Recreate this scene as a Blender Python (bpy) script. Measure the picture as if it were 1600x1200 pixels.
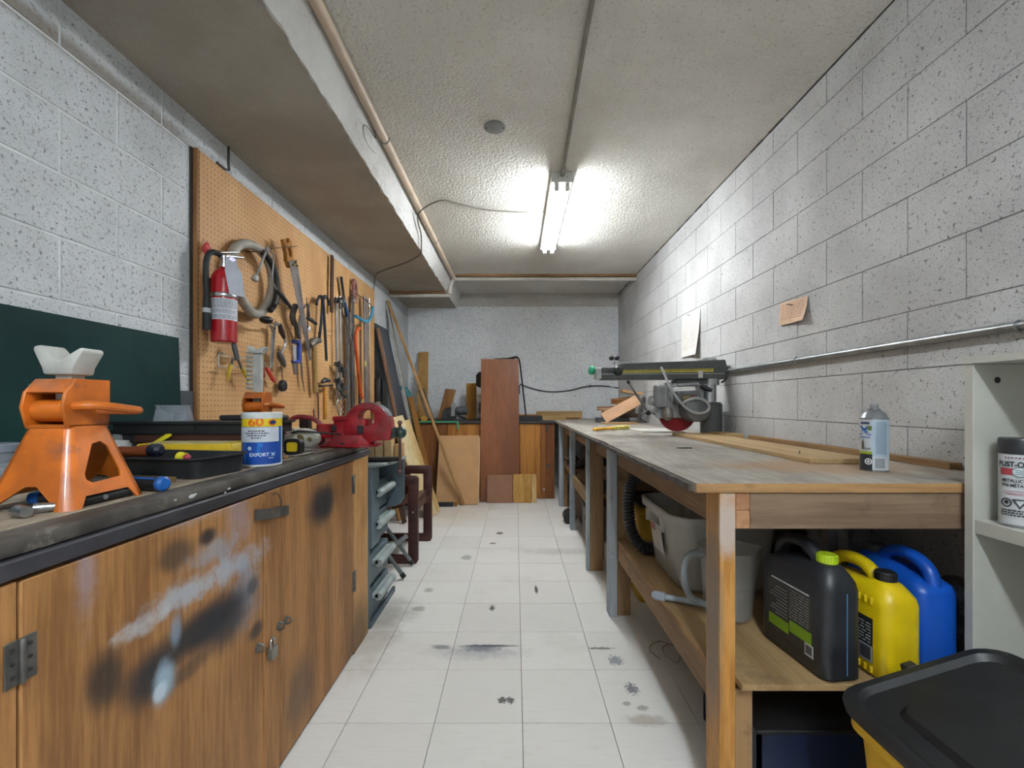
import bpy, bmesh, math, random
from mathutils import Vector, Matrix, Euler, noise as mnoise
from mathutils.geometry import tessellate_polygon
random.seed(7)
PI = math.pi
for _o in list(bpy.data.objects): bpy.data.objects.remove(_o, do_unlink=True)
SC = bpy.context.scene
COL = SC.collection

# ---------------------------------------------------------------- camera, world, exposure
F, CX, CY, EYE = 690.0, 805.5, 630.0, 1.106      # focal length in px, vanishing point, eye height
cam_d = bpy.data.cameras.new('camera'); cam = bpy.data.objects.new('camera', cam_d); COL.objects.link(cam)
cam.location = (0, 0, EYE); cam.rotation_euler = (PI/2, 0, 0)
cam_d.sensor_width = 36; cam_d.lens = F/1600*36; cam_d.shift_x = -(CX-800)/1600; cam_d.shift_y = (CY-600)/1600
cam_d.clip_start = 0.02
SC.camera = cam
W = bpy.data.worlds.new('world'); SC.world = W; W.use_nodes = True
W.node_tree.nodes['Background'].inputs[0].default_value = (0.6, 0.7, 0.85, 1)
W.node_tree.nodes['Background'].inputs[1].default_value = 0.05
SC.view_settings.view_transform = 'Standard'; SC.view_settings.look = 'None'
SC.view_settings.gamma = 1; SC.view_settings.use_curve_mapping = False
SC.view_settings.exposure = 1.54
TUBE_STRENGTH, TUBE2_STRENGTH = 41.0, 74.0
TUBE_COL, TUBE2_COL = (0.90, 0.96, 1.0), (0.84, 0.93, 1.0)

# ---------------------------------------------------------------- room numbers (metres)
XR, XL, YB, YF = 1.387, -1.45, 5.967, -2.2
ZC, ZS = 2.583, 2.392             # ceiling, soffit
ZB, ZL = 0.90, 0.915              # right bench top, left bench top
def P(px, py, Y): return Vector(((px-CX)/F*Y, Y, EYE-(py-CY)/F*Y))
def PX(px, py, X):                # point on a plane of constant X
    Y = X*F/(px-CX); return Vector((X, Y, EYE-(py-CY)/F*Y))
def PZ(px, py, Z):                # point on a plane of constant Z
    Y = (EYE-Z)*F/(py-CY); return Vector(((px-CX)/F*Y, Y, Z))

# ---------------------------------------------------------------- materials
def C(h, k=1.0):
    h = h.lstrip('#'); r = [int(h[i:i+2], 16)/255 for i in (0, 2, 4)]
    return tuple(k*(c/12.92 if c <= .04045 else ((c+.055)/1.055)**2.4) for c in r) + (1,)
class NT:
    def __init__(s, name):
        s.m = bpy.data.materials.new(name); s.m.use_nodes = True; s.t = s.m.node_tree
        s.b = s.t.nodes['Principled BSDF']
    def n(s, typ, _in=None, **at):
        nd = s.t.nodes.new(typ)
        for k, v in at.items(): setattr(nd, k, v)
        for k, v in (_in or {}).items():
            if isinstance(v, bpy.types.NodeSocket): s.t.links.new(v, nd.inputs[k])
            else: nd.inputs[k].default_value = v
        return nd
    def set(s, k, v):
        if isinstance(v, bpy.types.NodeSocket): s.t.links.new(v, s.b.inputs[k])
        else: s.b.inputs[k].default_value = v
    def math(s, op, a, b=0.0, c=None, clamp=False):
        d = {0: a, 1: b}
        if c is not None: d[2] = c
        return s.n('ShaderNodeMath', d, operation=op, use_clamp=clamp).outputs[0]
    def mix(s, f, a, b, blend='MIX'):
        nd = s.n('ShaderNodeMix', None, data_type='RGBA', blend_type=blend)
        for k, v in ((0, f), (6, a), (7, b)):
            if isinstance(v, bpy.types.NodeSocket): s.t.links.new(v, nd.inputs[k])
            else: nd.inputs[k].default_value = v
        return nd.outputs[2]
    def ramp(s, f, lo, hi):
        return s.n('ShaderNodeMapRange', {0: f, 1: lo, 2: hi, 3: 0.0, 4: 1.0}, interpolation_type='SMOOTHSTEP').outputs[0]
    def noise(s, vec, scale, detail=4, rough=.55):
        return s.n('ShaderNodeTexNoise', {'Vector': vec, 'Scale': scale, 'Detail': detail, 'Roughness': rough}).outputs['Fac']
    def objvec(s, rnd=True, scale=(1, 1, 1)):
        v = s.n('ShaderNodeTexCoord').outputs['Object']
        if rnd:
            r = s.n('ShaderNodeObjectInfo').outputs['Random']
            r = s.math('MULTIPLY', r, 37.0)
            v = s.n('ShaderNodeVectorMath', {0: v, 1: r}, operation='ADD').outputs[0]
        return s.n('ShaderNodeMapping', {'Vector': v, 'Scale': scale}).outputs[0]
    def pos(s, scale=(1, 1, 1)):
        v = s.n('ShaderNodeNewGeometry').outputs['Position']
        return s.n('ShaderNodeMapping', {'Vector': v, 'Scale': scale}).outputs[0]
    def bump(s, h, strength=.3, dist=.004):
        s.set('Normal', s.n('ShaderNodeBump', {'Height': h, 'Strength': strength, 'Distance': dist}).outputs[0])
    def blot(s, p, c, r, soft=.5, dist=.35, nscale=9):
        """mask of one stain with its own shape: centre c, radii r, world metres, ragged by noise"""
        d = s.n('ShaderNodeVectorMath', {0: p, 1: c}, operation='SUBTRACT').outputs[0]
        d = s.n('ShaderNodeVectorMath', {0: d, 1: tuple(1/max(x, 1e-4) for x in r)}, operation='MULTIPLY').outputs[0]
        l = s.n('ShaderNodeVectorMath', {0: d}, operation='LENGTH').outputs['Value']
        nz = s.noise(p, nscale, 5, .65)
        l = s.math('ADD', l, s.math('MULTIPLY', s.math('SUBTRACT', nz, .5), dist*4))
        return s.math('SUBTRACT', 1.0, s.ramp(l, 1-soft, 1+soft))
MATS = {}
def plain(name, col, rough=.5, metal=0., var=.12, nscale=14, bump=0., alpha=1., spec=.5, dirt=None, dirt_lo=.55, coat=0.):
    """one colour with a little mottling, optional dust/wear colour"""
    if name in MATS: return MATS[name]
    a = NT(name); v = a.objvec()
    nz = a.noise(v, nscale, 5)
    col = C(col) if isinstance(col, str) else col
    dk = tuple(c*(1-var*1.6) for c in col[:3])+(1,); lt = tuple(min(1, c*(1+var)) for c in col[:3])+(1,)
    c = a.mix(a.ramp(nz, .3, .7), dk, lt)
    if dirt:
        m = a.ramp(a.noise(v, nscale*.6, 6, .7), dirt_lo, dirt_lo+.12)
        c = a.mix(m, c, C(dirt))
    a.set('Base Color', c); a.set('Roughness', rough); a.set('Metallic', metal); a.set('Specular IOR Level', spec)
    if coat: a.set('Coat Weight', coat)
    if bump: a.bump(a.noise(v, nscale*5, 4), bump, .003)
    if alpha < 1: a.set('Alpha', alpha)
    MATS[name] = a.m; return a.m
def wood(name, c1, c2, axis='Z', rough=.6, scale=1., contrast=1., dark=None, bump=.15):
    """grain stretched along one axis of the object"""
    key = name+axis
    if key in MATS: return MATS[key]
    a = NT(key); st = {'X': (.06, 1, 1), 'Y': (1, .06, 1), 'Z': (1, 1, .06)}[axis]
    v = a.objvec(True, tuple(x*scale for x in st))
    big = a.noise(v, 9, 3, .5); fine = a.noise(v, 75, 5, .65)
    f = a.math('ADD', a.math('MULTIPLY', big, .6), a.math('MULTIPLY', fine, .4))
    f = a.ramp(f, .5-.12/contrast, .5+.12/contrast)
    c = a.mix(f, C(c2), C(c1))
    if dark:
        m = a.ramp(a.noise(a.objvec(True), 6, 6, .7), .55, .75)
        c = a.mix(a.math('MULTIPLY', m, .75), c, C(dark))
    a.set('Base Color', c); a.set('Roughness', rough); a.set('Specular IOR Level', .3)
    a.bump(fine, bump, .002)
    MATS[key] = a.m; return a.m
def emit(name, col, strength):
    a = NT(name); a.set('Base Color', (.9, .9, .9, 1)); a.set('Emission Color', col+(1,)); a.set('Emission Strength', strength)
    return a.m

# ---------------------------------------------------------------- mesh builder
class MB:
    def __init__(s): s.v = []; s.f = []; s.mi = []
    def add(s, vs, fs, m=0):
        o = len(s.v); s.v += [Vector(x) for x in vs]
        for f in fs: s.f.append([i+o for i in f]); s.mi.append(m)
        return s
    def tf(s, M, start=0):
        for i in range(start, len(s.v)): s.v[i] = M @ s.v[i]
        return s
    def box(s, x0, x1, y0, y1, z0, z1, m=0, M=None):
        vs = [Vector((x, y, z)) for z in (z0, z1) for y in (y0, y1) for x in (x0, x1)]
        if M is not None: vs = [M @ v for v in vs]
        return s.add(vs, [(0, 2, 3, 1), (4, 5, 7, 6), (0, 1, 5, 4), (2, 6, 7, 3), (0, 4, 6, 2), (1, 3, 7, 5)], m)
    def bar(s, p0, p1, w, h, up=(0, 0, 1), m=0):
        """rectangular bar from p0 to p1, w across, h along up"""
        p0, p1, up = Vector(p0), Vector(p1), Vector(up); d = (p1-p0).normalized()
        a = d.cross(up)
        if a.length < 1e-5: a = d.cross(Vector((1, 0, 0)))
        a.normalize(); b = a.cross(d).normalized()
        vs = [p + a*(w/2*i) + b*(h/2*j) for p in (p0, p1) for i, j in ((-1, -1), (1, -1), (1, 1), (-1, 1))]
        return s.add(vs, [(0, 1, 2, 3), (7, 6, 5, 4), (0, 4, 5, 1), (1, 5, 6, 2), (2, 6, 7, 3), (3, 7, 4, 0)], m)
    def tube(s, pts, r, n=8, m=0, closed=False, caps=True):
        pts = [Vector(p) for p in pts]; k = len(pts); rs = r if isinstance(r, (list, tuple)) else [r]*k
        tan = []
        for i in range(k):
            if closed: t = pts[(i+1) % k]-pts[i-1]
            else: t = pts[min(i+1, k-1)]-pts[max(i-1, 0)]
            tan.append(t.normalized() if t.length > 1e-9 else Vector((0, 0, 1)))
        u = tan[0].orthogonal().normalized(); vs = []
        for i in range(k):
            u = u - tan[i]*u.dot(tan[i])
            u = u.normalized() if u.length > 1e-6 else tan[i].orthogonal().normalized()
            w = tan[i].cross(u)
            vs += [pts[i] + (u*math.cos(2*PI*j/n)+w*math.sin(2*PI*j/n))*rs[i] for j in range(n)]
        fs = []
        for i in range(k if closed else k-1):
            a, b = i*n, ((i+1) % k)*n
            fs += [(a+j, a+(j+1) % n, b+(j+1) % n, b+j) for j in range(n)]
        if caps and not closed:
            fs.append(tuple(reversed(range(n)))); fs.append(tuple((k-1)*n+j for j in range(n)))
        return s.add(vs, fs, m)
    def cyl(s, p0, p1, r0, r1=None, n=16, m=0): return s.tube([p0, p1], [r0, r0 if r1 is None else r1], n, m)
    def lathe(s, prof, o=(0, 0, 0), n=24, m=0, axis=(0, 0, 1)):
        """profile of (radius, height) turned about an axis through o"""
        ax = Vector(axis).normalized(); u = ax.orthogonal().normalized(); w = ax.cross(u); o = Vector(o); vs = []; fs = []
        for r, z in prof: vs += [o+ax*z+(u*math.cos(2*PI*j/n)+w*math.sin(2*PI*j/n))*max(r, 1e-5) for j in range(n)]
        for i in range(len(prof)-1): fs += [(i*n+j, i*n+(j+1) % n, (i+1)*n+(j+1) % n, (i+1)*n+j) for j in range(n)]
        if prof[0][0] > 1e-4: fs.append(tuple(reversed(range(n))))
        if prof[-1][0] > 1e-4: fs.append(tuple((len(prof)-1)*n+j for j in range(n)))
        return s.add(vs, fs, m)
    def sph(s, c, r, n=16, m=0, sc=(1, 1, 1)):
        k = max(6, n//2); st = len(s.v)
        s.lathe([(math.sin(PI*i/k), -math.cos(PI*i/k)) for i in range(k+1)], (0, 0, 0), n, m)
        return s.tf(Matrix.Translation(Vector(c)) @ Matrix.Diagonal((r*sc[0], r*sc[1], r*sc[2], 1)), st)
    def plate(s, outer, t, o, u, v, holes=(), m=0):
        """flat plate: 2-D outline (and holes) in the frame o,u,v, thickness t along u x v"""
        o, u, v = Vector(o), Vector(u), Vector(v); nn = u.cross(v).normalized()*t
        loops = [list(outer)]+[list(h) for h in holes]; flat = [p for l in loops for p in l]
        tri = tessellate_polygon([[Vector((p[0], p[1], 0)) for p in l] for l in loops])
        base = [o+u*p[0]+v*p[1] for p in flat]; N = len(base); fs = []
        for t3 in tri:
            a, b, c = [flat[i] for i in t3]
            if (b[0]-a[0])*(c[1]-a[1])-(b[1]-a[1])*(c[0]-a[0]) < 0: t3 = (t3[0], t3[2], t3[1])
            fs.append((t3[0]+N, t3[1]+N, t3[2]+N)); fs.append((t3[0], t3[2], t3[1]))
        k = 0
        for li, l in enumerate(loops):
            L = len(l); area = sum(l[i][0]*l[(i+1) % L][1]-l[(i+1) % L][0]*l[i][1] for i in range(L))
            fwd = (area > 0) == (li == 0)
            for i in range(L):
                a, b = k+i, k+(i+1) % L
                fs.append((a, b, b+N, a+N) if fwd else (b, a, a+N, b+N))
            k += L
        return s.add(base+[p+nn for p in base], fs, m)
    def loft(s, rings, m=0, cap0=True, cap1=True):
        n = len(rings[0]); vs = [p for r in rings for p in r]; fs = []
        for i in range(len(rings)-1): fs += [(i*n+j, i*n+(j+1) % n, (i+1)*n+(j+1) % n, (i+1)*n+j) for j in range(n)]
        if cap0: fs.append(tuple(reversed(range(n))))
        if cap1: fs.append(tuple((len(rings)-1)*n+j for j in range(n)))
        return s.add(vs, fs, m)
    def build(s, name, mat, parent=None, o=None, bevel=0., smooth=True, ang=35, seg=1, rot=None, local=False):
        """link as one mesh object. World vertices unless local; o = origin of a top-level mesh"""
        org = Vector((0, 0, 0)) if local else (Vector(o) if o is not None else (WORLD_O.get(parent.name, Vector()) if parent else Vector()))
        me = bpy.data.meshes.new(name)
        me.from_pydata([v-org for v in s.v], [], s.f)
        mats = mat if isinstance(mat, (list, tuple)) else [mat]
        for q in mats: me.materials.append(q)
        me.polygons.foreach_set('material_index', s.mi)
        bm = bmesh.new(); bm.from_mesh(me)
        bmesh.ops.recalc_face_normals(bm, faces=bm.faces)
        if bevel:
            ed = [e for e in bm.edges if len(e.link_faces) == 2 and e.calc_face_angle(0) > .5]
            bmesh.ops.bevel(bm, geom=ed, offset=bevel, segments=seg, affect='EDGES', profile=.5, clamp_overlap=True)
        bm.to_mesh(me); bm.free()
        if smooth:
            me.shade_smooth(); me.set_sharp_from_angle(angle=math.radians(ang))
        ob = bpy.data.objects.new(name, me); COL.objects.link(ob)
        if parent: ob.parent = parent
        elif o is not None: ob.location = Vector(o)
        if rot: ob.rotation_euler = rot
        return ob
WORLD_O = {}
def rrect(w, d, r, n=4, cx=0., cy=0.):
    """rounded rectangle outline, counter-clockwise"""
    r = min(r, w/2-1e-4, d/2-1e-4); pts = []
    for sx, sy, a0 in ((1, 1, 0), (-1, 1, PI/2), (-1, -1, PI), (1, -1, 1.5*PI)):
        for i in range(n+1):
            a = a0+PI/2*i/n; pts.append((cx+sx*(w/2-r)+r*math.cos(a), cy+sy*(d/2-r)+r*math.sin(a)))
    return pts
def ring(w, d, r, z, cx=0., cy=0., n=4): return [Vector((x, y, z)) for x, y in rrect(w, d, r, n, cx, cy)]
def circ(cx, cy, r, n=20, ry=None): return [(cx+r*math.cos(2*PI*i/n), cy+(ry or r)*math.sin(2*PI*i/n)) for i in range(n)]
def spline(pts, k=6):
    """smooth path through points (Catmull-Rom)"""
    p = [Vector(q) for q in pts]; out = []
    for i in range(len(p)-1):
        a, b, c, d = p[max(i-1, 0)], p[i], p[i+1], p[min(i+2, len(p)-1)]
        for j in range(k):
            t = j/k; out.append(.5*((2*b)+(c-a)*t+(2*a-5*b+4*c-d)*t*t+(3*b-a-3*c+d)*t**3))
    return out+[p[-1]]
def thing(name, label, cat, loc=(0, 0, 0), rotz=0., group=None, world=True, rot=None):
    o = bpy.data.objects.new(name, None); COL.objects.link(o); o.empty_display_size = .05
    o.location = loc; o.rotation_euler = rot or (0, 0, rotz); o['label'] = label; o['category'] = cat
    if group: o['group'] = group
    if world: WORLD_O[o.name] = Vector(loc)
    return o
def tag(o, label, cat, group=None):
    o['label'] = label; o['category'] = cat
    if group: o['group'] = group
    return o
def struct(o): o['kind'] = 'structure'; return o
def sub(name, mb, mat, part, **k):
    """a sub-part: child of a part whose own root has a world origin"""
    r = part
    while r.parent: r = r.parent
    WORLD_O.setdefault(part.name, WORLD_O.get(r.name, Vector(r.location)))
    return mb.build(name, mat, part, **k)
def text_mesh(s, size, bold=0.):
    cu = bpy.data.curves.new('t', 'FONT'); cu.body = s; cu.size = size; cu.align_x = 'CENTER'; cu.align_y = 'CENTER'; cu.offset = bold
    ob = bpy.data.objects.new('t', cu); me = bpy.data.meshes.new_from_object(ob)
    vs = [v.co.copy() for v in me.vertices]; fs = [tuple(p.vertices) for p in me.polygons]
    bpy.data.objects.remove(ob); bpy.data.curves.remove(cu); bpy.data.meshes.remove(me)
    return vs, fs
def flat_text(mb, s, size, o, u, v, m=0, bold=0., sx=1.):
    vs, fs = text_mesh(s, size, bold); o, u, v = Vector(o), Vector(u), Vector(v)
    return mb.add([o+u*(q.x*sx)+v*q.y for q in vs], fs, m)
def wrap_text(mb, s, size, c, r, a, z, m=0, bold=0., sx=1.):
    """lettering wrapped on an upright cylinder, a = angle of its centre"""
    vs, fs = text_mesh(s, size, bold); c = Vector(c)
    return mb.add([c+Vector((r*math.cos(a+q.x*sx/r), r*math.sin(a+q.x*sx/r), z+q.y)) for q in vs], fs, m)
def wrap_patch(mb, c, r, a0, a1, z0, z1, m=0, n=None):
    n = n or max(2, int(abs(a1-a0)/.12)); c = Vector(c)
    vs = [c+Vector((r*math.cos(a0+(a1-a0)*i/n), r*math.sin(a0+(a1-a0)*i/n), z)) for z in (z0, z1) for i in range(n+1)]
    return mb.add(vs, [(i, i+1, n+2+i, n+1+i) for i in range(n)], m)
# ================================================================ MATERIALS OF THE ROOM
def block_mat(name, light, mid, pit, stain, pitw, band=False):
    a = NT(name); p = a.pos()
    rnd = a.n('ShaderNodeObjectInfo').outputs['Random']
    big = a.noise(p, 2.2, 4, .6); med = a.noise(p, 16, 5, .65); fine = a.noise(p, 120, 3, .6)
    c = a.mix(a.ramp(big, .35, .68), C(mid), C(light))
    c = a.mix(a.math('MULTIPLY', rnd, .16), c, C(mid))
    pits = a.ramp(a.noise(p, 62, 3, .75), pitw, pitw+.07)
    c = a.mix(a.math('MULTIPLY', pits, .75), c, C(pit))
    p2 = a.ramp(a.noise(p, 170, 2, .7), .57, .66)
    c = a.mix(a.math('MULTIPLY', p2, .5), c, C(pit))
    st = a.ramp(a.noise(p, 3.7, 6, .7), .6, .78)
    c = a.mix(a.math('MULTIPLY', st, .5), c, C(stain))
    if band: c = a.mix(a.math('MULTIPLY', a.blot(p, (XL, 1.15, 2.262), (.3, .95, .03), .7, .25, 12), .75), c, C('#7a6d5c'))
    a.set('Base Color', c); a.set('Roughness', .85); a.set('Specular IOR Level', .2)
    h = a.math('SUBTRACT', a.math('ADD', a.math('MULTIPLY', med, .5), a.math('MULTIPLY', fine, .25)), pits)
    a.bump(h, .6, .005 if not band else .009)
    return a.m
M_BLOCK_R = block_mat('painted_block_right', '#c6c6c5', '#b2b1b0', '#55524f', '#a39d95', .60)
M_BLOCK_L = block_mat('painted_block_left', '#d3d6d8', '#bfc2c3', '#77777a', '#b3a793', .59, True)
M_MORTAR = plain('mortar', '#7d7b79', .9, var=.1)
M_MORTAR_L = plain('mortar_left', '#d6d8d8', .9, var=.1)
def popcorn(name, light, mid, dark, nscale, amt, pit):
    a = NT(name); p = a.pos()
    big = a.noise(p, 1.6, 5, .62); v = a.n('ShaderNodeTexVoronoi', {'Vector': p, 'Scale': nscale}).outputs['Distance']
    fine = a.noise(p, nscale*1.3, 4, .7)
    c = a.mix(a.ramp(big, .35, .7), C(mid), C(light))
    c = a.mix(a.math('MULTIPLY', a.ramp(fine, pit, pit+.13), amt), c, C(dark))
    a.set('Base Color', c); a.set('Roughness', .9); a.set('Specular IOR Level', .1)
    a.bump(a.math('SUBTRACT', fine, a.math('MULTIPLY', v, .6)), .75, .010)
    return a.m
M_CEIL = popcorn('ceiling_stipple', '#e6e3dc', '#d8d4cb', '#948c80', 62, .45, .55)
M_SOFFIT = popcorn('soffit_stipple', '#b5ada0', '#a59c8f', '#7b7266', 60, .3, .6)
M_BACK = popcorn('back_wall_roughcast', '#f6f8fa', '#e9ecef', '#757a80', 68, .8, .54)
M_BEAMF = popcorn('beam_paint', '#dddcd9', '#cac7c2', '#77706a', 30, .4, .62)

def floor_mat():
    a = NT('vinyl_tile'); p = a.pos()
    rnd = a.n('ShaderNodeObjectInfo').outputs['Random']
    c = a.mix(rnd, C('#d6d3ce'), C('#dddbd6'))
    st = a.noise(a.pos((3, 40, 1)), 3, 5, .7)
    c = a.mix(a.math('MULTIPLY', a.ramp(st, .5, .8), .35), c, C('#a79f94'))
    c = a.mix(a.math('MULTIPLY', a.ramp(a.noise(p, 1.4, 6, .7), .5, .75), .35), c, C('#a69a86'))
    spk = a.ramp(a.noise(p, 42, 4, .7), .73, .77)
    c = a.mix(a.math('MULTIPLY', spk, .8), c, C('#4a4640'))
    wsp = a.ramp(a.noise(a.pos((1, 1, 3)), 33, 3, .7), .755, .78)
    c = a.mix(wsp, c, C('#e6e4de'))
    def st_(px, py, rx, ry, col, k, soft=.5, dist=.35, ns=9):
        nonlocal c
        q = PZ(px, py, 0); kx = q.y/F; r = (rx*kx, ry*q.y*q.y/(F*EYE), .1)
        c = a.mix(a.math('MULTIPLY', a.blot(p, tuple(q), r, soft, dist, ns), k), c, C(col))
    st_(765, 1009, 40, 1.6, '#272c3a', .9, .5, .3, 30); st_(752, 1013, 30, 5, '#3a4152', .75, .6, .6, 40); st_(690, 1011, 14, 3.5, '#4a5060', .7, .6, .5, 30)
    st_(745, 1020, 60, 8, '#8b8e98', .45, .7, .6, 25)
    st_(785, 1094, 6, 5, '#3a3733', .9, .15, 1.0, 110); st_(797, 1094, 6, 5, '#3a3733', .9, .15, 1.0, 110); st_(987, 1076, 9, 8, '#4b5057', .8, .2, 1.0, 90)
    st_(962, 1032, 10, 7, '#70777f', .8, .2, 1.0, 90); st_(1004, 1106, 8, 5, '#8a867e', .7, .3, .4, 40); st_(979, 1099, 6, 3.5, '#8a867e', .7, .3, .4, 40)
    st_(940, 1013, 20, 1.6, '#5a554e', .8, .3, .8, 60); st_(838, 921, 2.5, 6, '#2d2c2c', .9, .3, .6, 90)
    st_(769, 950, 3.5, 4, '#34312d', .9, .2, .9, 120); st_(655, 951, 9, 4, '#8b867e', .7, .5, .3, 30)
    st_(670, 922, 7, 3, '#86807a', .6, .5, .3, 30); st_(770, 849, 5, 1, '#3d3934', .9, .3, .6, 90)
    st_(729, 871, 8, 4, '#8b8d8c', .7, .3, .4, 30); st_(781, 833, 5, 2, '#55504a', .9, .3, .4, 40)
    st_(600, 960, 40, 25, '#6d675e', .55, .7, .5, 8); st_(585, 1000, 30, 40, '#8b8170', .45, .7, .5, 8)
    st_(880, 862, 60, 4, '#8d8578', .35, .6, .5, 16); st_(1010, 1125, 30, 8, '#80735c', .5, .5, .5, 30)
    st_(700, 800, 60, 14, '#b79c74', .3, .8, .3, 6)
    a.set('Base Color', c); a.set('Roughness', a.math('ADD', .42, a.math('MULTIPLY', st, .25))); a.set('Specular IOR Level', .35)
    a.bump(a.noise(p, 30, 4), .06, .002)
    return a.m
M_TILE = floor_mat()
M_SLAB = plain('floor_joint', '#4a463f', .9)

# ================================================================ ROOM SHELL
T = .12
floor = struct(MB().box(XL-T, XR+T, YF-T, YB+T, -.15, -.004).build('floor', M_SLAB, o=(0, 0, -.15), smooth=False))
TILE, GAP = .3048, .0022
xs0 = .024-TILE*5; ys0 = 1.527-TILE*12
tile_cache = {}
for i in range(11):
    for j in range(28):
        x0, x1 = max(xs0+i*TILE, XL), min(xs0+(i+1)*TILE, XR)
        y0, y1 = max(ys0+j*TILE, YF), min(ys0+(j+1)*TILE, YB)
        if x1-x0 < .01 or y1-y0 < .01: continue
        if x0 < -1.2 and y0 < 5 or x1 < -.75 and y1 < 1.9 or y0 < -1.3: continue   # under the built-in cabinets or behind
        key = (round(x1-x0, 3), round(y1-y0, 3))
        if key not in tile_cache:
            w, d = (x1-x0-GAP)/2, (y1-y0-GAP)/2
            ob = MB().box(-w, w, -d, d, -.004, 0).build('tile', M_TILE, floor, bevel=.0004, local=True); tile_cache[key] = ob.data
        else:
            ob = bpy.data.objects.new('tile', tile_cache[key]); COL.objects.link(ob); ob.parent = floor
        ob.location = ((x0+x1)/2, (y0+y1)/2, .15+random.uniform(-.0003, 0))
MB().box(XL, XR, YF, -1.0, -.004, 0).box(XL, -.9, -1.0, 1.9, -.004, 0).box(XL, -1.19, 1.9, 5.0, -.004, 0).build('floor_covering', M_TILE, floor, smooth=False).location = (0, 0, .15)
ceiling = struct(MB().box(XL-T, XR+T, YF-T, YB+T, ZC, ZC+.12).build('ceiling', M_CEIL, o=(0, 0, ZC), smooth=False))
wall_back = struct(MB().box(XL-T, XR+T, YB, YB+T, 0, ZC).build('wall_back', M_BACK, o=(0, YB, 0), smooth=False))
MB().box(XL, XR, YB-.006, YB, 2.41, ZC).build('upper_band', popcorn('band', '#d6d4cd', '#c3c0b8', '#7a766e', 48, .75, .535), wall_back, o=(0, YB, 0), bevel=.003)
M_FRONT = plain('front_wall_paint', '#b7b7b5', .85, var=.05, nscale=4)
wall_front = struct(MB().box(XL-T, XR+T, YF-T, YF, 0, ZC).build('wall_front', M_FRONT, o=(0, YF, 0), smooth=False))

def block_wall(name, x, sgn, mat, mortar, y_joint, z_joint, vis, gap, proud):
    """concrete block wall: running bond, each block an object with its own recessed joint. sgn = +1 right, -1 left"""
    wall = struct(MB().box(min(x+sgn*proud, x+sgn*(proud+T)), max(x+sgn*proud, x+sgn*(proud+T)), YF, YB, 0, ZC).build(name, mortar, o=(x, 0, 0), smooth=False))
    BL, BH = .4064, .2032; cache = {}; z = z_joint-BH*math.ceil(z_joint/BH); row = -math.ceil(z_joint/BH)
    while z < ZC-.005:
        z0, z1 = max(z, 0), min(z+BH, ZC)
        y = (y_joint + (BL/2 if row % 2 else 0)); y -= BL*math.ceil((y-YF)/BL)
        if z1-z0 > .02:
            while y < YB-.005:
                y0, y1 = max(y, YF), min(y+BL, YB); y += BL
                if y1-y0 < .02: continue
                hid = not vis(y0, y1, z0, z1)
                if hid: HID.setdefault(name, MB()).box(min(x, x+sgn*proud), max(x, x+sgn*proud), y0, y1, z0, z1); continue
                key = (round(y1-y0, 3), round(z1-z0, 3))
                if key not in cache:
                    h, v = (y1-y0-gap)/2, (z1-z0-gap)/2
                    ob = MB().box(min(0, sgn*proud*1.5), max(0, sgn*proud*1.5), -h, h, -v, v).build('block', mat, wall, bevel=gap*.4, local=True); cache[key] = ob.data
                else:
                    ob = bpy.data.objects.new('block', cache[key]); COL.objects.link(ob); ob.parent = wall
                ob.location = (random.uniform(0, .0012)*sgn, (y0+y1)/2, (z0+z1)/2)
        z += BH; row += 1
    if name in HID: HID[name].build('rear_masonry', mat, wall, o=(x, 0, 0), smooth=False)
    return wall
HID = {}
wall_right = block_wall('wall_right', XR, 1, M_BLOCK_R, M_MORTAR, 1.564, 1.2252, lambda a, b, c, d: b > 1.0 and d > .9, .0034, .003)
wall_left = block_wall('wall_left', XL, -1, M_BLOCK_L, M_MORTAR_L, 1.407, 1.838, lambda a, b, c, d: (b > 1.0 and d > .95 and c < ZS), .007, .0035)
# soffit along the left wall: underside and a slightly leaning face, rough lower arris
mb = MB(); poly = [(XL, ZS), (-.80, ZS), (-.787, ZS+.028), (-.735, ZC), (XL, ZC)]
mb.plate([(p[0], p[1]) for p in poly], -(YB-YF), (0, YF, 0), (1, 0, 0), (0, 0, 1))
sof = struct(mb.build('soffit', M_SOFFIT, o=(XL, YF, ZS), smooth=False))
mb = MB(); N = 320; vs = []
for i in range(N+1):
    y = YF+.02+(YB-YF-.05)*i/N; j = lambda s: (mnoise.noise(Vector((y*14+s, s*3.1, 0))))*.022
    vs += [Vector((-.806+j(1), y, ZS-.002)), Vector((-.797+j(2)*.5, y, ZS-.007+j(5)*.4)), Vector((-.779, y, ZS+.026+j(3)*.4)), Vector((-.727, y, ZC-.002)), Vector((-.76, y, ZC-.001))]
mb.add(vs, [(i*5+k, i*5+k+1, i*5+k+6, i*5+k+5) for i in range(N) for k in range(4)])
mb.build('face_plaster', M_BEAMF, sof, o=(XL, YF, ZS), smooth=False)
mb = MB()
for y in (.6, 2.2, 3.4): mb.box(-.4, .2, y, y+.002, ZC-.0015, ZC)
# dirty caulk line where right wall meets ceiling
M_GRIME = plain('grime', '#4d4a44', .95, var=.3)
mb = MB()
for i in range(70):
    y = 1.6+i*.062; w = .004+.012*abs(mnoise.noise(Vector((y*5, 0, 3)))); mb.box(XR-w, XR, y, y+.066, ZC-.003-w*.4, ZC)
mb.build('ceiling_joint_grime', M_GRIME, wall_right, o=(XR, 0, 0), smooth=False)

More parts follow.
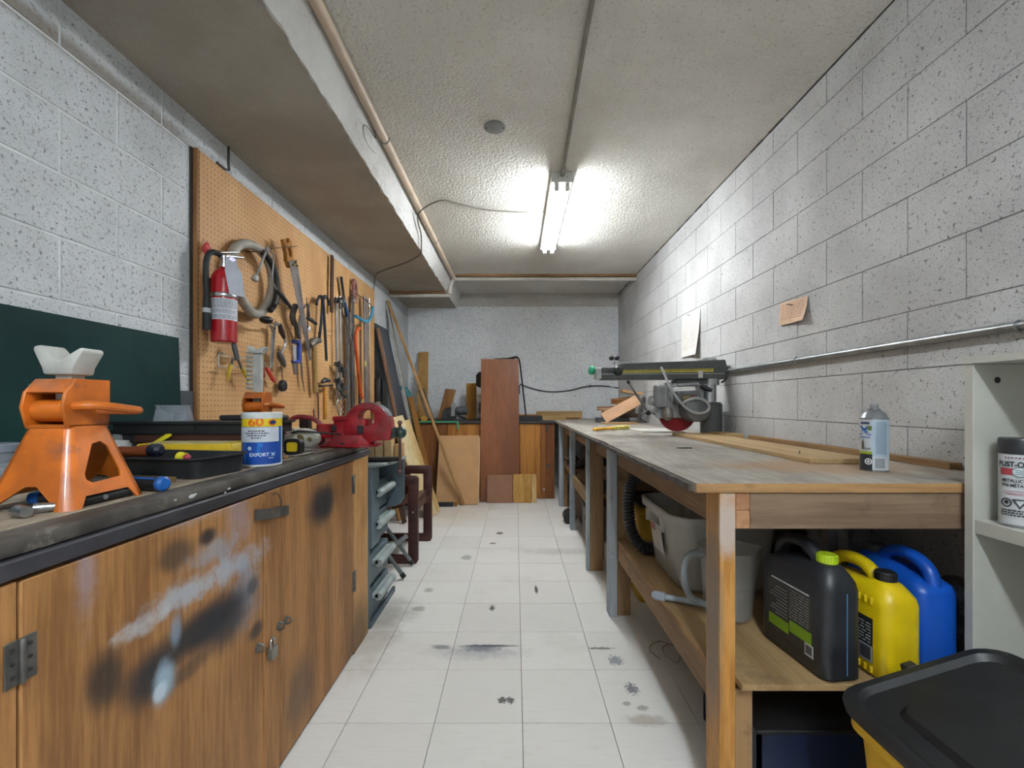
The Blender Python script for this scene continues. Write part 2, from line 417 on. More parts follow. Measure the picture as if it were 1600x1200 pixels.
# ================================================================ CEILING: LAMPS, CONDUIT, PIPES
M_WMETAL = plain('white_enamel', '#d5d5d0', .4, var=.05)
M_GALV = plain('galvanised_steel', '#9ea1a2', .38, .85, var=.12, nscale=20)
M_STEEL = plain('bright_steel', '#b6b8ba', .28, .9, var=.1)
M_DSTEEL = plain('dark_steel', '#4c4c4e', .42, .7, var=.2)
M_BLACK = plain('black_plastic', '#1d1e20', .45, var=.15)
M_BLACK_D = plain('black_dusty', '#26272a', .6, var=.2, dirt='#6b655c', dirt_lo=.62)
M_RUBBER = plain('black_rubber', '#17181a', .6, var=.1)
M_GREYP = plain('grey_plastic', '#8b8d8c', .5, var=.1)
def lamp(x, y0, y1, strength, colr, label):
    t = thing('fluorescent_light', label, 'ceiling light', (x, (y0+y1)/2, ZC-.062))
    mb = MB(); mb.plate([(-.07, .062), (-.07, .022), (-.045, 0), (.045, 0), (.07, .022), (.07, .062)], -(y1-y0), (x, y0, ZC-.0625), (1, 0, 0), (0, 0, 1))
    mb.build('housing', M_WMETAL, t, bevel=.002)
    em = emit('tube_glow_'+str(int(strength)), colr, strength)
    for s in (-1, 1):
        xx = x+s*.034; z = ZC-.088
        tb = MB().cyl((xx, y0+.045, z), (xx, y1-.045, z), .0165, n=20).build('tube', em, t)
        e = MB()
        for y, d in ((y0+.045, -1), (y1-.045, 1)): e.cyl((xx, y, z), (xx, y+d*.012, z), .0168, n=16)
        sub('tube_cap', e, M_WMETAL, tb)
    for y in (y0, y1):
        d = 1 if y == y0 else -1
        mb = MB().box(x-.072, x+.072, min(y-d*.0005, y-d*.0045), max(y-d*.0005, y-d*.0045), ZC-.066, ZC-.001)
        for s in (-1, 1): mb.box(x+s*.034-.014, x+s*.034+.014, min(y+d*.012, y+d*.032), max(y+d*.012, y+d*.032), ZC-.108, ZC-.06)
        ep = mb.build('lamp_holder', M_WMETAL, t, bevel=.0015)
        sc = MB()
        for s in (-1, 1): sc.cyl((x+s*.03, y-d*.0045, ZC-.035), (x+s*.03, y-d*.0065, ZC-.035), .004, n=8)
        sub('screw', sc, M_GALV, ep)
    return t
lamp(.30, 2.82, 4.06, TUBE_STRENGTH, TUBE_COL, 'white twin-tube fluorescent strip light glowing on the ceiling')
lamp(.28, -1.55, -.33, TUBE2_STRENGTH, TUBE2_COL, 'second twin-tube fluorescent strip light on the ceiling behind the viewer')
mb = MB().tube([(.30, 2.82, ZC-.02), (.296, 2.6, ZC-.012), (.28, 1.8, ZC-.012), (.275, -.33, ZC-.012)], .0105, 10)
mb.tube([(.30, 2.74, ZC-.014), (.30, 2.82, ZC-.022)], .015, 10)
tag(mb.build('ceiling_conduit', plain('conduit_painted', '#8a857b', .6), o=(.29, 1.8, ZC-.012)), 'grey painted conduit running along the ceiling to the strip light', 'conduit')
pl = thing('ceiling_cover_plate', 'round grey metal blanking plate on the ceiling', 'cover plate', (-.111, 2.36, ZC))
MB().lathe([(.058, 0), (.058, -.004), (.05, -.006), (0, -.006)], (-.111, 2.36, ZC), 28).build('plate', M_GREYP, pl)
mb = MB()
for s in (-1, 1): mb.cyl((-.111+s*.045, 2.36, ZC-.004), (-.111+s*.045, 2.36, ZC-.008), .0045, n=8)
mb.build('screw', M_DSTEEL, pl)
M_PIPE = plain('beige_pipe', '#c9b49d', .5, var=.08, nscale=6)
M_PIPEW = plain('white_pipe', '#cdc9c0', .5, var=.06)
pt = thing('ceiling_pipe', 'beige painted pipe running the length of the ceiling beside the beam', 'pipe', (-.712, 3, ZC-.04))
MB().tube([(-.712, YF+.01, ZC-.042), (-.712, 5.03, ZC-.042)], .024, 14).build('run', M_PIPE, pt)
mb = MB().tube(spline([(-.712, 4.98, ZC-.042), (-.712, 5.05, ZC-.042), (-.722, 5.075, ZC-.06), (-.745, 5.075, ZC-.12), (-.757, 5.075, ZS-.03)]), .026, 14)
mb.build('elbow', M_PIPEW, pt)
for y in (.9, 2.4, 3.9):
    MB().tube([(-.712+.027*math.cos(a), y, ZC-.042+.027*math.sin(a)) for a in [PI*k/8-.1-PI for k in range(10)]], .003, 6).build('strap', M_GALV, pt)
cp = thing('cross_pipe', 'white pipe crossing the ceiling in front of the back wall', 'pipe', (.33, 5.077, ZC-.04))
MB().tube([(-.70, 5.077, ZC-.05), (XR-.002, 5.077, ZC-.05)], .022, 12).build('run', M_PIPEW, cp)
MB().box(-.69, XR-.003, 5.05, 5.10, ZC-.026, ZC-.0005).build('brown_strip', wood('batten', '#9a7450', '#7d5a3a', 'X'), cp, bevel=.002)  # thin brown strip between the pipe and the ceiling
sp = thing('soffit_pipe', 'white pipe under the left soffit by the back corner', 'pipe', (-1.1, 5.077, ZS-.04))
MB().tube([(XL+.002, 5.077, ZS-.048), (-.76, 5.077, ZS-.048)], .02, 12).build('run', M_PIPEW, sp)
MB().box(XL+.003, -.80, 5.055, 5.095, ZS-.026, ZS-.0005).build('brown_strip', wood('batten', '#9a7450', '#7d5a3a', 'X'), sp, bevel=.002)  # same thin brown strip, between the pipe and the soffit
M_CABLE = plain('grey_cable', '#6d675f', .6)
pts = [P(852, 328, 3.385), (.12, 3.40, ZC-.008), (-.2, 3.36, ZC-.008), (-.42, 3.25, ZC-.008), (-.55, 3.18, ZC-.02), (-.715, 3.25, ZC-.085), (-.748, 3.5, ZC-.14), (-.772, 3.62, ZS-.004), (-.80, 3.74, ZS-.018), (-.86, 3.85, ZS-.012), (-1.0, 4.02, ZS-.008), (-1.3, 4.28, ZS-.008), (-1.40, 4.42, ZS-.012), (-1.425, 4.463, ZS-.06), (-1.435, 4.465, 2.2), (-1.435, 4.465, 1.97)]
tag(MB().tube(spline([(.226, 3.40, ZC-.012)]+pts[1:], 8), .0055, 8).build('lamp_cable', M_CABLE, o=(-.4, 3.3, ZC-.01)), 'thin grey cable from the strip light across the beam to the pegboard', 'cable')
tag(MB().tube(spline([(-.7365, 2.3, ZC-.052), (-.735, 2.32, ZC-.085), (-.738, 2.2, ZC-.10), (-.742, 2.15, ZC-.13), (-.752, 2.22, ZC-.16), (-.738, 2.32, ZC-.165)], 8), .0022, 6).build('loose_wire', M_DSTEEL, o=(-.76, 2.3, ZC-.1)), 'short loose dark wire dangling by the ceiling pipe', 'wire')
# conduit along the right wall
ct = thing('wall_conduit', 'galvanised conduit running along the right block wall', 'conduit', (XR-.02, 2, 1.314))
MB().tube([(XR-.0165, -.6, 1.322), (XR-.0165, 3.1, 1.312)], .013, 12).build('tube', M_GALV, ct)
for y in (1.2, 2.15, 2.9):
    MB().tube([(XR-.0165-.0145*math.cos(a), y, 1.315+.0145*math.sin(a)) for a in [-PI/2+PI*k/8 for k in range(9)]], .004, 6).build('strap', M_GALV, ct)
# notes pinned to the right wall
def note(name, label, y0, y1, z0, z1, colr, skew, lines, curl):
    t = thing(name, label, 'note', (XR-.004, (y0+y1)/2, (z0+z1)/2)); n = 8; vs = []; fs = []
    for i in range(n+1):
        for j in range(n+1):
            u, v = i/n, j/n
            off = .003+curl*((1-v)**2)*(1-u)**1.5+.012*(1-v)*(.3+.7*abs(u-.5))
            vs.append(Vector((XR-off, y0+(y1-y0)*u, z0+(z1-z0)*v+skew*u)))
    for i in range(n):
        for j in range(n): a = i*(n+1)+j; fs.append((a, a+1, a+n+2, a+n+1))
    mb = MB().add(vs, fs); o2 = len(vs)
    mb.add([v+Vector((.0008, 0, 0)) for v in vs], [tuple(reversed(f)) for f in fs])
    sh = mb.build('sheet', plain(name+'_paper', colr, .8, var=.05), t, ang=80)
    mk = MB()
    for k in range(lines):
        v = .86-.74*k/lines; u = .92
        while u > .12:
            w = random.uniform(.05, .16); ua = max(u-w, .08)
            z = lambda q: z0+(z1-z0)*v+skew*q
            off = lambda q: XR-(.0045+curl*((1-v)**2)*(1-q)**1.5+.012*(1-v)*(.3+.7*abs(q-.5)))
            mk.add([(off(ua), y0+(y1-y0)*ua, z(ua)), (off(u), y0+(y1-y0)*u, z(u)), (off(u), y0+(y1-y0)*u, z(u)+.0022), (off(ua), y0+(y1-y0)*ua, z(ua)+.0022)], [(0, 1, 2, 3)])
            u = ua-.03
    sub('handwriting', mk, plain('ink_'+name, '#9a6f66', .8), sh)
    MB().cyl((XR-.03, (y0+y1)/2+.01, z1-.02+skew*.5), (XR+.002, (y0+y1)/2, z1-.026+skew*.5), .0022, n=6).build('nail', M_DSTEEL, t)
note('paper_note', 'small curled peach note nailed to the right block wall', 2.09, 2.31, 1.50, 1.615, '#d3b193', .012, 7, .02)
note('paper_sheet', 'tall white sheet of handwritten notes hanging above the radial arm saw', 3.31, 3.665, 1.475, 1.82, '#d9d6d0', .01, 14, .03)
# ================================================================ LEFT: CABINET, WORKTOP, PEGBOARD
XF = -.71                                        # plane of the cabinet doors
def cabinet_wood(name, c1, c2, c3):
    a = NT(name); p = a.pos((1, 1, .07)); q = a.pos()
    big = a.noise(p, 10, 4, .6); fine = a.noise(p, 90, 5, .65)
    f = a.ramp(a.math('ADD', a.math('MULTIPLY', big, .5), a.math('MULTIPLY', fine, .5)), .37, .63)
    c = a.mix(f, C(c2), C(c1))
    c = a.mix(a.math('MULTIPLY', a.ramp(a.noise(a.pos((1, 1, .4)), 5, 5, .65), .52, .75), .7), c, C(c3))
    def bl(px, py, rx, ry, col, k, soft=.6, dist=.3, ns=8):
        nonlocal c
        b = PX(px, py, XF); r = (.2, rx*b.y*b.y/(abs(XF)*F), ry*b.y/F)
        c = a.mix(a.math('MULTIPLY', a.blot(q, tuple(b), r, soft, dist, ns), k), c, C(col))
    for z in ((135, 900, 14, 70, '#9c93a3', .6), (265, 800, 40, 22, '#9396a3', .5), (375, 800, 14, 40, '#9b93a0', .55),
              (290, 925, 52, 17, '#aeb9c6', .85), (225, 975, 34, 12, '#b8bcc2', .8), (335, 862, 34, 17, '#8f9aa8', .75), (365, 885, 40, 16, '#a3b0c0', .85),
              (385, 930, 18, 40, '#7f93a8', .7), (320, 800, 30, 10, '#9aa4b2', .4)):
        bl(*z[:5], z[5]*.82, .8, .75, 26)
    for z in ((311, 985, 66, 32, '#23262c', .95), (355, 965, 36, 40, '#272b33', .85), (240, 1055, 40, 36, '#22252a', .9), (165, 1065, 30, 42, '#2c2a28', .85),
              (325, 838, 12, 12, '#22262c', .9), (275, 868, 26, 22, '#3a3530', .7), (290, 1050, 36, 14, '#332e2b', .6), (395, 915, 9, 14, '#2b2d33', .7),
              (505, 786, 19, 30, '#20242b', .97), (505, 735, 14, 14, '#4a4744', .6), (470, 1080, 20, 50, '#3f3a35', .6), (560, 1000, 14, 60, '#3d3833', .6), (400, 985, 10, 12, '#2a2b2e', .8)):
        bl(*z, .55, .22, 7)
    bl(255, 1065, 16, 28, '#93a9bb', .95, .6, .3, 18); bl(250, 1080, 10, 14, '#b9c9d4', .9, .4, .3, 18); bl(275, 985, 8, 22, '#8094a8', .7, .6, .3, 14)
    sp = a.ramp(a.noise(q, 70, 3, .7), .755, .775); c = a.mix(sp, c, C('#c9c6c0'))
    a.set('Base Color', c); a.set('Roughness', .55); a.set('Specular IOR Level', .35); a.bump(fine, .12, .002)
    return a.m
M_CAB = cabinet_wood('stained_plywood', '#ab7b4a', '#7f5630', '#6a4a30')
M_CABL = cabinet_wood('pale_plywood', '#c09560', '#a3743f', '#8a6036')
M_CARC = wood('carcass', '#6b4a2c', '#54381f', 'Z')
cab = thing('base_cabinet', 'long wooden base cabinet with paint-stained doors under the left worktop', 'cabinet', (-1.08, .9, 0))
MB().box(XL+.02, XF-.022, -.6, 2.125, 0, .856).build('carcass', M_CARC, cab, smooth=False)
YJ = (.632, 1.245, 1.333, 1.94, 2.035, 2.128)
st = MB().box(XF-.021, XF-.001, -.6, YJ[0]-.002, .0, .852).build('stile', M_CAB, cab, bevel=.0015)
d1 = MB().box(XF-.021, XF, YJ[0]+.002, YJ[1]-.001, .012, .850).build('door', M_CAB, cab, bevel=.002)
d2 = MB().box(XF-.020, XF+.001, YJ[1]+.002, YJ[2]-.0015, .012, .853).build('closing_batten', M_CAB, cab, bevel=.002)
ymid = (PX(508, 800, XF).y, PX(470, 800, XF).y)
for ya, yb in ((YJ[2]+.001, ymid[0]-.0008), (ymid[0]+.0008, YJ[3]-.002)):
    d3 = MB().box(XF-.021, XF-.0005, ya, yb, .012, .852).build('door_board', M_CAB if ya < 1.5 else M_CAB, cab, bevel=.0015)
for ya, yb in ((YJ[3]+.001, YJ[4]-.001), (YJ[4]+.001, YJ[5])):
    MB().box(XF-.02, XF, ya, yb, 0, .855).build('end_stile', M_CABL, cab, bevel=.0025)
M_HINGE = plain('worn_hinge', '#6e6c69', .45, .7, var=.25, dirt='#4a3c30')
def hinge(px, py, w, h, par):
    b = PX(px, py, XF); mb = MB()
    for s in (-1, 1): mb.box(XF+.0002, XF+.0025, b.y+(0.002 if s > 0 else -w), b.y+(w if s > 0 else -.002), b.z-h, b.z+h)
    mb.cyl((XF+.004, b.y, b.z-h), (XF+.004, b.y, b.z+h), .004, n=8)
    hg = mb.build('hinge', M_HINGE, cab, bevel=.0005)
    sc = MB()
    for s in (-1, 1):
        for k in (-.6, 0, .6): sc.cyl((XF+.002, b.y+s*w*.55, b.z+k*h), (XF+.0035, b.y+s*w*.55, b.z+k*h), .003, n=8)
    sub('screw', sc, M_DSTEEL, hg)
hinge(31, 1032, .021, .032, d1); hinge(552, 757, .018, .040, d3); hinge(553, 908, .018, .045, d3)
# bent sheet-metal pull, padlock staples
mb = MB(); n = 14
b0, b1 = PX(397, 805, XF), PX(449, 797, XF); pr = []
for i in range(n+1):
    t = i/n; y = b0.y+(b1.y-b0.y)*t; z = b0.z+(b1.z-b0.z)*t
    bow = .004+.013*math.sin(PI*min(1, t*1.35))**2 + .003*math.sin(t*9); pr.append((bow, y, z))
vs = []
for bow, y, z in pr: vs += [(XF+bow, y, z-.015), (XF+bow, y, z+.015), (XF+bow-.0025, y, z+.015), (XF+bow-.0025, y, z-.015)]
mb.loft([[Vector(v) for v in vs[i*4:i*4+4]] for i in range(n+1)])
mb.build('pull_strap', M_HINGE, cab)
mb = MB().tube(spline([PX(425, 774, XF), PX(425, 774, XF)+Vector((.01, .01, .004)), PX(433, 782, XF)+Vector((.012, 0, 0)), PX(436, 790, XF)+Vector((.006, 0, 0))], 5), .0015, 6)
mb.build('pull_wire', M_DSTEEL, cab)
def staple(px, py):
    c = PX(px, py, XF); mb = MB().tube([(XF+.002+.016*math.sin(a), c.y, c.z+.012*math.cos(a)) for a in [PI*k/8 for k in range(9)]], .0025, 6)
    mb.cyl((XF, c.y, c.z), (XF+.002, c.y, c.z), .013, n=14); return mb.build('hasp_staple', M_HINGE, cab)
staple(403, 1012); staple(435, 978); staple(446, 969)
c = PX(420, 1016, XF)
pk = thing('padlock', 'small steel padlock hanging on the cabinet hasp', 'padlock', (XF+.012, c.y, c.z))
MB().plate(rrect(.030, .034, .006), .014, (XF+.004, c.y, c.z-.006), (0, 1, 0), (0, 0, 1)).build('body', plain('lock_body', '#8d8a80', .4, .7, var=.2), pk, bevel=.002)
MB().tube([(XF+.011, c.y-.0095, c.z+.008), (XF+.011, c.y-.0095, c.z+.024)]+[(XF+.011, c.y-.0095*math.cos(a), c.z+.026+.0095*math.sin(a)) for a in [PI*k/8 for k in range(9)]]+[(XF+.011, c.y+.0095, c.z+.008)], .0028, 8).build('shackle', M_STEEL, pk)

# worktop: boards, dark edging strip in two courses
M_WTOP = wood('grimy_top', '#9d8f7d', '#75685a', 'Y', .75, dark='#574d43')
M_EDGE = plain('blackened_edge', '#524d47', .6, var=.35, nscale=12, dirt='#857d73', dirt_lo=.56, bump=.3)
M_FASC = plain('dark_fascia', '#35343a', .5, var=.3, nscale=9, dirt='#6a6a72', dirt_lo=.62, bump=.15)
wt = thing('worktop', 'blackened wooden worktop along the left wall with a dark double edge', 'worktop', (-1.08, .9, .857))
for k, (xa, xb) in enumerate(((XL+.004, -1.21), (-1.208, -.97), (-.968, -.775))):
    MB().box(xa, xb, -.6, 2.145, .885, ZL).build('board', M_WTOP, wt, bevel=.0015)
MB().box(-.7735, -.716, -.6, 2.150, .886, ZL-.001).build('edge_board', M_EDGE, wt, bevel=.005, seg=2)
MB().box(XF-.03, XF+.004, -.6, 2.148, .857, .8845).build('fascia', M_FASC, wt, bevel=.003)
# paint drips on the edge
mb = MB()
for px, py, r in ((300, 777, 9), (305, 774, 5), (358, 765, 5), (274, 783, 4), (352, 771, 4), (395, 762, 3), (440, 752, 3)):
    b = PX(px, py, -.715); mb.sph(b+Vector((0, 0, .002)), r*b.y/F*.6, 8, 0, (.18, 1.3, .6))
mb.build('paint_drip', plain('white_paint', '#c9ccd0', .5), wt)

# chalkboard and dark slate leaning on the wall
gb = thing('green_chalkboard', 'dark green chalkboard leaning against the left wall behind the jack stand', 'chalkboard', (XL+.03, 1.05, ZL))
def green():
    a = NT('chalk_green'); v = a.objvec(False)
    c = a.mix(a.ramp(a.noise(v, 3, 5, .6), .35, .7), C('#0d2a2a'), C('#143635'))
    c = a.mix(a.math('MULTIPLY', a.ramp(a.noise(v, 40, 5, .75), .68, .75), .5), c, C('#5b7470'))
    a.set('Base Color', c); a.set('Roughness', .6); a.set('Specular IOR Level', .15); return a.m
M_GREEN = green()
mb = MB().box(-.005, .005, -.875, .825, 0, .468); mb.tf(Matrix.Translation((XL+.03, 1.05, ZL+.0005)) @ Matrix.Rotation(-.03, 4, 'Y'))
mb.build('panel', M_GREEN, gb, bevel=.001)
mb = MB()
for k, (py_, dx) in enumerate(((.0, 0), (.016, .003), (.034, -.003), (.05, .002))): mb.box(XL+.0318, XL+.032, 1.285+py_, 1.291+py_, ZL+.235+dx, ZL+.247+dx)
mb.build('chalk_mark', plain('chalk', '#5f7873', .9), gb)
tag(MB().box(XL+.006, XL+.020, 1.882, 1.960, ZL+.0005, 1.16).build('slate_panel', plain('slate', '#3d4046', .6, var=.15), o=(XL+.01, 1.88, ZL), bevel=.001), 'small dark grey panel standing between the chalkboard and the pegboard', 'panel')

# pegboard
def pegmat():
    a = NT('pegboard_hardboard'); tc = a.n('ShaderNodeTexCoord').outputs['Object']
    big = a.noise(a.pos((1, 1, .5)), 4, 5, .6)
    c = a.mix(a.ramp(big, .35, .7), C('#b98a58'), C('#cb9f6b'))
    g = a.n('ShaderNodeVectorMath', {0: a.n('ShaderNodeVectorMath', {0: tc, 3: 1/.0254}, operation='SCALE').outputs[0]}, operation='FRACTION').outputs[0]
    g = a.n('ShaderNodeVectorMath', {0: g, 1: (.5, .5, .5)}, operation='SUBTRACT').outputs[0]
    g = a.n('ShaderNodeVectorMath', {0: g, 1: (0, 1, 1)}, operation='MULTIPLY').outputs[0]
    l = a.n('ShaderNodeVectorMath', {0: g}, operation='LENGTH').outputs['Value']
    hole = a.math('SUBTRACT', 1.0, a.ramp(l, .10, .13))
    c = a.mix(hole, c, C('#3a2818')); c = a.mix(a.math('MULTIPLY', a.ramp(a.noise(a.pos(), 30, 4, .7), .66, .75), .5), c, C('#8a6a45'))
    a.set('Base Color', c); a.set('Roughness', .6); a.bump(a.math('MULTIPLY', hole, -1.0), .6, .004)
    return a.m
XP = -1.423
pb = thing('pegboard', 'large perforated hardboard pegboard mounted on the left wall', 'pegboard', (XP, 3.22, 1.03))
MB().box(XP-.006, XP, 1.99, 4.45, .925, 2.245).build('board', pegmat(), pb, smooth=False)
M_STRIP = wood('furring', '#9b7148', '#7c5632', 'Z')
for y in (1.988, 3.2, 4.41): MB().box(XL+.001, XP-.0065, y, y+.04, .93, 2.245).build('furring_strip', M_STRIP, pb)
MB().box(XP-.0205, XP-.0005, 1.9745, 1.9875, .925, 2.25).build('edge_strip', M_STRIP, pb, bevel=.001)
MB().box(XL+.0005, XP-.0215, 1.962, 1.9865, .925, 2.25).build('edge_molding', plain('edge_black', '#3b3a3a', .6), pb)
tag(MB().tube([(XP+.003, 2.185, 2.375), (XP+.003, 2.185, 2.29), (XP+.003, 2.19, 2.262), (XP+.003, 2.16, 2.25), (XP+.003, 2.10, 2.25)], .006, 8).build('wall_hook', M_DSTEEL, o=(XP, 2.18, 2.25)), 'bent black steel hook above the pegboard', 'hook')
def G(px, py, off=.02): return PX(px, py, XP+off)   # a point hanging off the pegboard

# ---- fire extinguisher
ec = G(350, 470, .075); fx = thing('fire_extinguisher', 'red fire extinguisher with white label hung on the pegboard', 'fire extinguisher', (ec.x, ec.y, 1.385))
zb = 1.385; r = .053; M_RED = plain('red_enamel', '#a8101c', .25, var=.08, coat=.4)
body = MB().lathe([(.0, 0), (r*.9, 0), (r, .006), (r, .285), (r*.93, .305), (r*.7, .327), (.022, .338), (.018, .35)], (ec.x, ec.y, zb), 32).build('cylinder', M_RED, fx)
va = math.atan2(-ec.y, -ec.x)
lm = MB(); wrap_patch(lm, (ec.x, ec.y, 0), r+.0008, va-1.35, va+1.35, zb+.100, zb+.198, 0, 20)
lab = sub('label', lm, plain('label_white', '#c9cbd2', .5, var=.05), body)
lm = MB()
for k in range(15):
    z = zb+.107+.006*k; a = va-1.1
    while a < va+1.1:
        w = random.uniform(.06, .3)
        if k not in (7, 3): wrap_patch(lm, (ec.x, ec.y, 0), r+.0012, a, min(a+w, va+1.15), z, z+.0024, 0, 3)
        a += w+.06
sub('label_print', lm, plain('label_ink', '#5c5f6b', .6), body)
lm = MB().lathe([(r+.0015, .205), (r+.0022, .206), (r+.0022, .222), (r+.0015, .223)], (ec.x, ec.y, zb), 32)
sub('band', lm, M_STEEL, body)
MB().lathe([(.019, .345), (.019, .365), (.014, .367), (.014, .385), (.02, .386), (.02, .4), (0, .402)], (ec.x, ec.y, zb), 20).build('valve', M_STEEL, fx)
u = Vector((math.cos(va), math.sin(va), 0)); s_ = Vector((-u.y, u.x, 0)); s_ = -s_ if s_.x < 0 else s_
o = Vector((ec.x, ec.y, zb+.40))
mb = MB().bar(o-s_*.015, o+s_*.078+Vector((0, 0, .006)), .02, .007); mb.build('carry_handle', M_STEEL, fx, bevel=.002)
mb = MB().bar(o-s_*.02+Vector((0, 0, .012)), o+s_*.06+Vector((0, 0, .028)), .018, .006); mb.build('lever', M_STEEL, fx, bevel=.002)
MB().lathe([(.017, 0), (.017, .012), (.013, .015), (0, .015)], o+u*.012+s_*.03-Vector((0, 0, .018)), 18, axis=u).build('gauge', plain('gauge_face', '#9a93a8', .3, .4), fx)
sh_ = Vector((.40, .917, 0))
hp = [o-sh_*.01, o-sh_*.05+Vector((0, 0, .004)), o-sh_*.075-Vector((0, 0, .03)), o-sh_*.080-Vector((0, 0, .12)), o-sh_*.076-Vector((0, 0, .2))]
MB().tube(spline(hp, 8), .0125, 12).build('hose', M_RUBBER, fx)
e = o-sh_*.076-Vector((0, 0, .2))
MB().tube([e, e-Vector((0, 0, .06)), e-Vector((0, 0, .15))], [.014, .016, .018], 14).build('nozzle', M_RUBBER, fx)
MB().tube([e-Vector((0, 0, .055)), e-Vector((0, 0, .075))], .0175, 14).build('nozzle_band', plain('band_white', '#b8bbc0', .5), fx)
mb = MB().plate([(0, 0), (.035, -.02), (.06, -.06), (.072, -.17), (.012, -.165), (-.005, -.06)], .001, o+u*.06+s_*.008-Vector((0, 0, .02)), s_, (0, 0, 1))
mb.build('inspection_tag', plain('tag_paper', '#c2c6d2', .7, var=.06), fx)
mb = MB().box(ec.x-.06, XP+.0005, ec.y-.02, ec.y+.02, zb+.2, zb+.3); mb.tf(Matrix.Translation((0, 0, 0))); mb.build('wall_bracket', M_DSTEEL, fx)
q = G(323, 390, .022); rg = thing('red_rag', 'crumpled red plastic tag wired above the fire extinguisher', 'tag', q)
mb = MB().sph(q, .023, 12, 0, (.5, .9, 1.3))
for v in mb.v: v += (v-q)*(.5*mnoise.noise(v*60))
mb.build('cap', plain('red_soft', '#b01a22', .5), rg, ang=20)
MB().tube([q+Vector((0, 0, .02)), q+Vector((-.005, -.015, .045)), G(316, 380, .004)], .0012, 6).build('wire', M_DSTEEL, rg)

# ---- ring of grey vacuum hose
hc = G(396, 437, .045); hp = []
for k in range(64):
    a = 2*PI*k/64; rr = .183*(1+.03*math.cos(2*a)); hp.append(hc+Vector((.012*math.sin(a*2), rr*.93*math.cos(a), rr*math.sin(a))))
M_HOSEG = plain('grey_hose', '#9b968c', .55, var=.1)
hs = thing('coiled_hose', 'ring of grey hose hanging on the pegboard beside the extinguisher', 'hose', hc-Vector((0, 0, .2)))
MB().tube(hp, .024, 12, closed=True).build('outer_coil', M_HOSEG, hs)
MB().tube([hc+Vector((.03, (v.y-hc.y)*.88+.02, (v.z-hc.z)*.9-.004)) for v in hp[-10:]+hp[:16]], .017, 10).build('inner_coil', M_BLACK, hs)
# ---- long rod hook and sprayer wand
q = G(365, 387, .0); e = G(463, 385, .05)
tag(MB().tube([(XP+.0035, hc.y, hc.z+.147), (XP+.115, hc.y, hc.z+.147), G(425, 388, .14), G(448, 386, .13)], .0025, 6).tube([G(462, 385, .0035), G(464, 385, .07), G(446, 386, .13)], .0025, 6).build('rod_hook', plain('rust_rod', '#6d543f', .5, .6), o=q), 'long thin rusty rod hook carrying the hose on the pegboard', 'hook')
t = thing('plunger_rod', 'pale grey rod with a round end hanging inside the hose ring', 'rod', G(398, 440, .09))
a_, b_ = G(417, 390, .12), G(399, 434, .09)
MB().tube([a_, b_], .0055, 8).build('rod', M_GREYP, t); dv = (b_-a_).normalized()
MB().lathe([(0, -.012), (.014, -.01), (.017, 0), (.017, .014), (.012, .018), (0, .018)], b_, 18, axis=dv).build('end_disc', plain('pale_plastic', '#a9a69e', .5), t)
MB().tube([a_-dv*.012, a_+dv*.012], .011, 10).build('top_collar', M_GREYP, t)
t = thing('bent_wand', 'bent steel wand with a black grip hanging over the hose ring', 'tool', G(455, 480, 0.140))
MB().tube(spline([G(420, 389, 0.190), G(427, 400, 0.170), G(426, 436, 0.150), G(431, 450, 0.140), G(436, 458, 0.140)], 6), .0035, 8).build('shaft', M_STEEL, t)
MB().tube([G(433, 454, 0.140), G(440, 462, 0.140), G(455, 481, 0.140)], [.009, .013, .010], 10).build('grip', M_RUBBER, t)
MB().tube(spline([G(437, 475, 0.135), G(434, 471, 0.140), G(440, 470, 0.140), G(447, 478, 0.135)], 5), .003, 6).build('hook', M_DSTEEL, t)

# ---- saws
M_BLADE = plain('saw_steel', '#77706e', .42, .75, var=.2, nscale=8)
M_SAWWOOD = wood('saw_handle', '#c08a3c', '#8a5a22', 'Z', .4, dark='#4a2f14')
def handsaw(label, h, tip, wtop, wtip, hl, handle=True, group=None):
    """hanging hand saw: h = top of handle, tip = blade end; handle hl long"""
    d = (tip-h); L = d.length; d.normalize(); w = Vector((1, 0, 0)).cross(d).normalized()
    t = thing('hand_saw', label, 'saw', tip, group=group)
    st_ = h+d*hl*.72
    MB().plate([(-wtop*.5, 0), (wtop*.5, 0), (wtip*.55, L-hl*.72), (-wtip*.45, L-hl*.72)], .0012, st_, w, d).build('blade', M_BLADE, t)
    if handle:
        out = [(-.045, .0), (-.02, -.004), (-.012, .02), (.018, .018), (.026, -.006), (.05, .002), (.052, .05), (.048, .085), (.06, .11), (.045, hl), (-.03, hl*.96), (-.05, hl*.7), (-.038, .075)]
        hb = MB().plate(out, .022, h-Vector((.011, 0, 0)), w, d, holes=[[(-.012, .05), (.02, .045), (.03, .075), (.02, .1), (-.01, .095)]]).build('handle', M_SAWWOOD, t, bevel=.003)
        sc = MB()
        for a, b in ((.02, hl*.8), (-.012, hl*.86), (.03, hl*.92)): sc.cyl(h+w*a+d*b-Vector((.013, 0, 0)), h+w*a+d*b+Vector((.0125, 0, 0)), .006, n=10)
        sub('screw', sc, plain('brass', '#a58a48', .35, .8), hb)
    return t
handsaw('hand saw with an ochre wooden handle hung high on the pegboard', G(452, 374, .10), G(485, 563, .085), .105, .035, .165)
t = thing('pruning_saw', 'narrow curved rusty saw blade hanging below the wooden-handled saw', 'saw', G(475, 612, .02))
mb = MB(); rgs = []
for px, py, w in ((468, 500, .035), (469, 530, .034), (470, 560, .03), (472, 590, .022), (476, 613, .003)):
    c_ = G(px, py, .025); rgs.append([c_+Vector((.001, -w/2, 0)), c_+Vector((.001, w/2, 0)), c_+Vector((-.001, w/2, 0)), c_+Vector((-.001, -w/2, 0))])
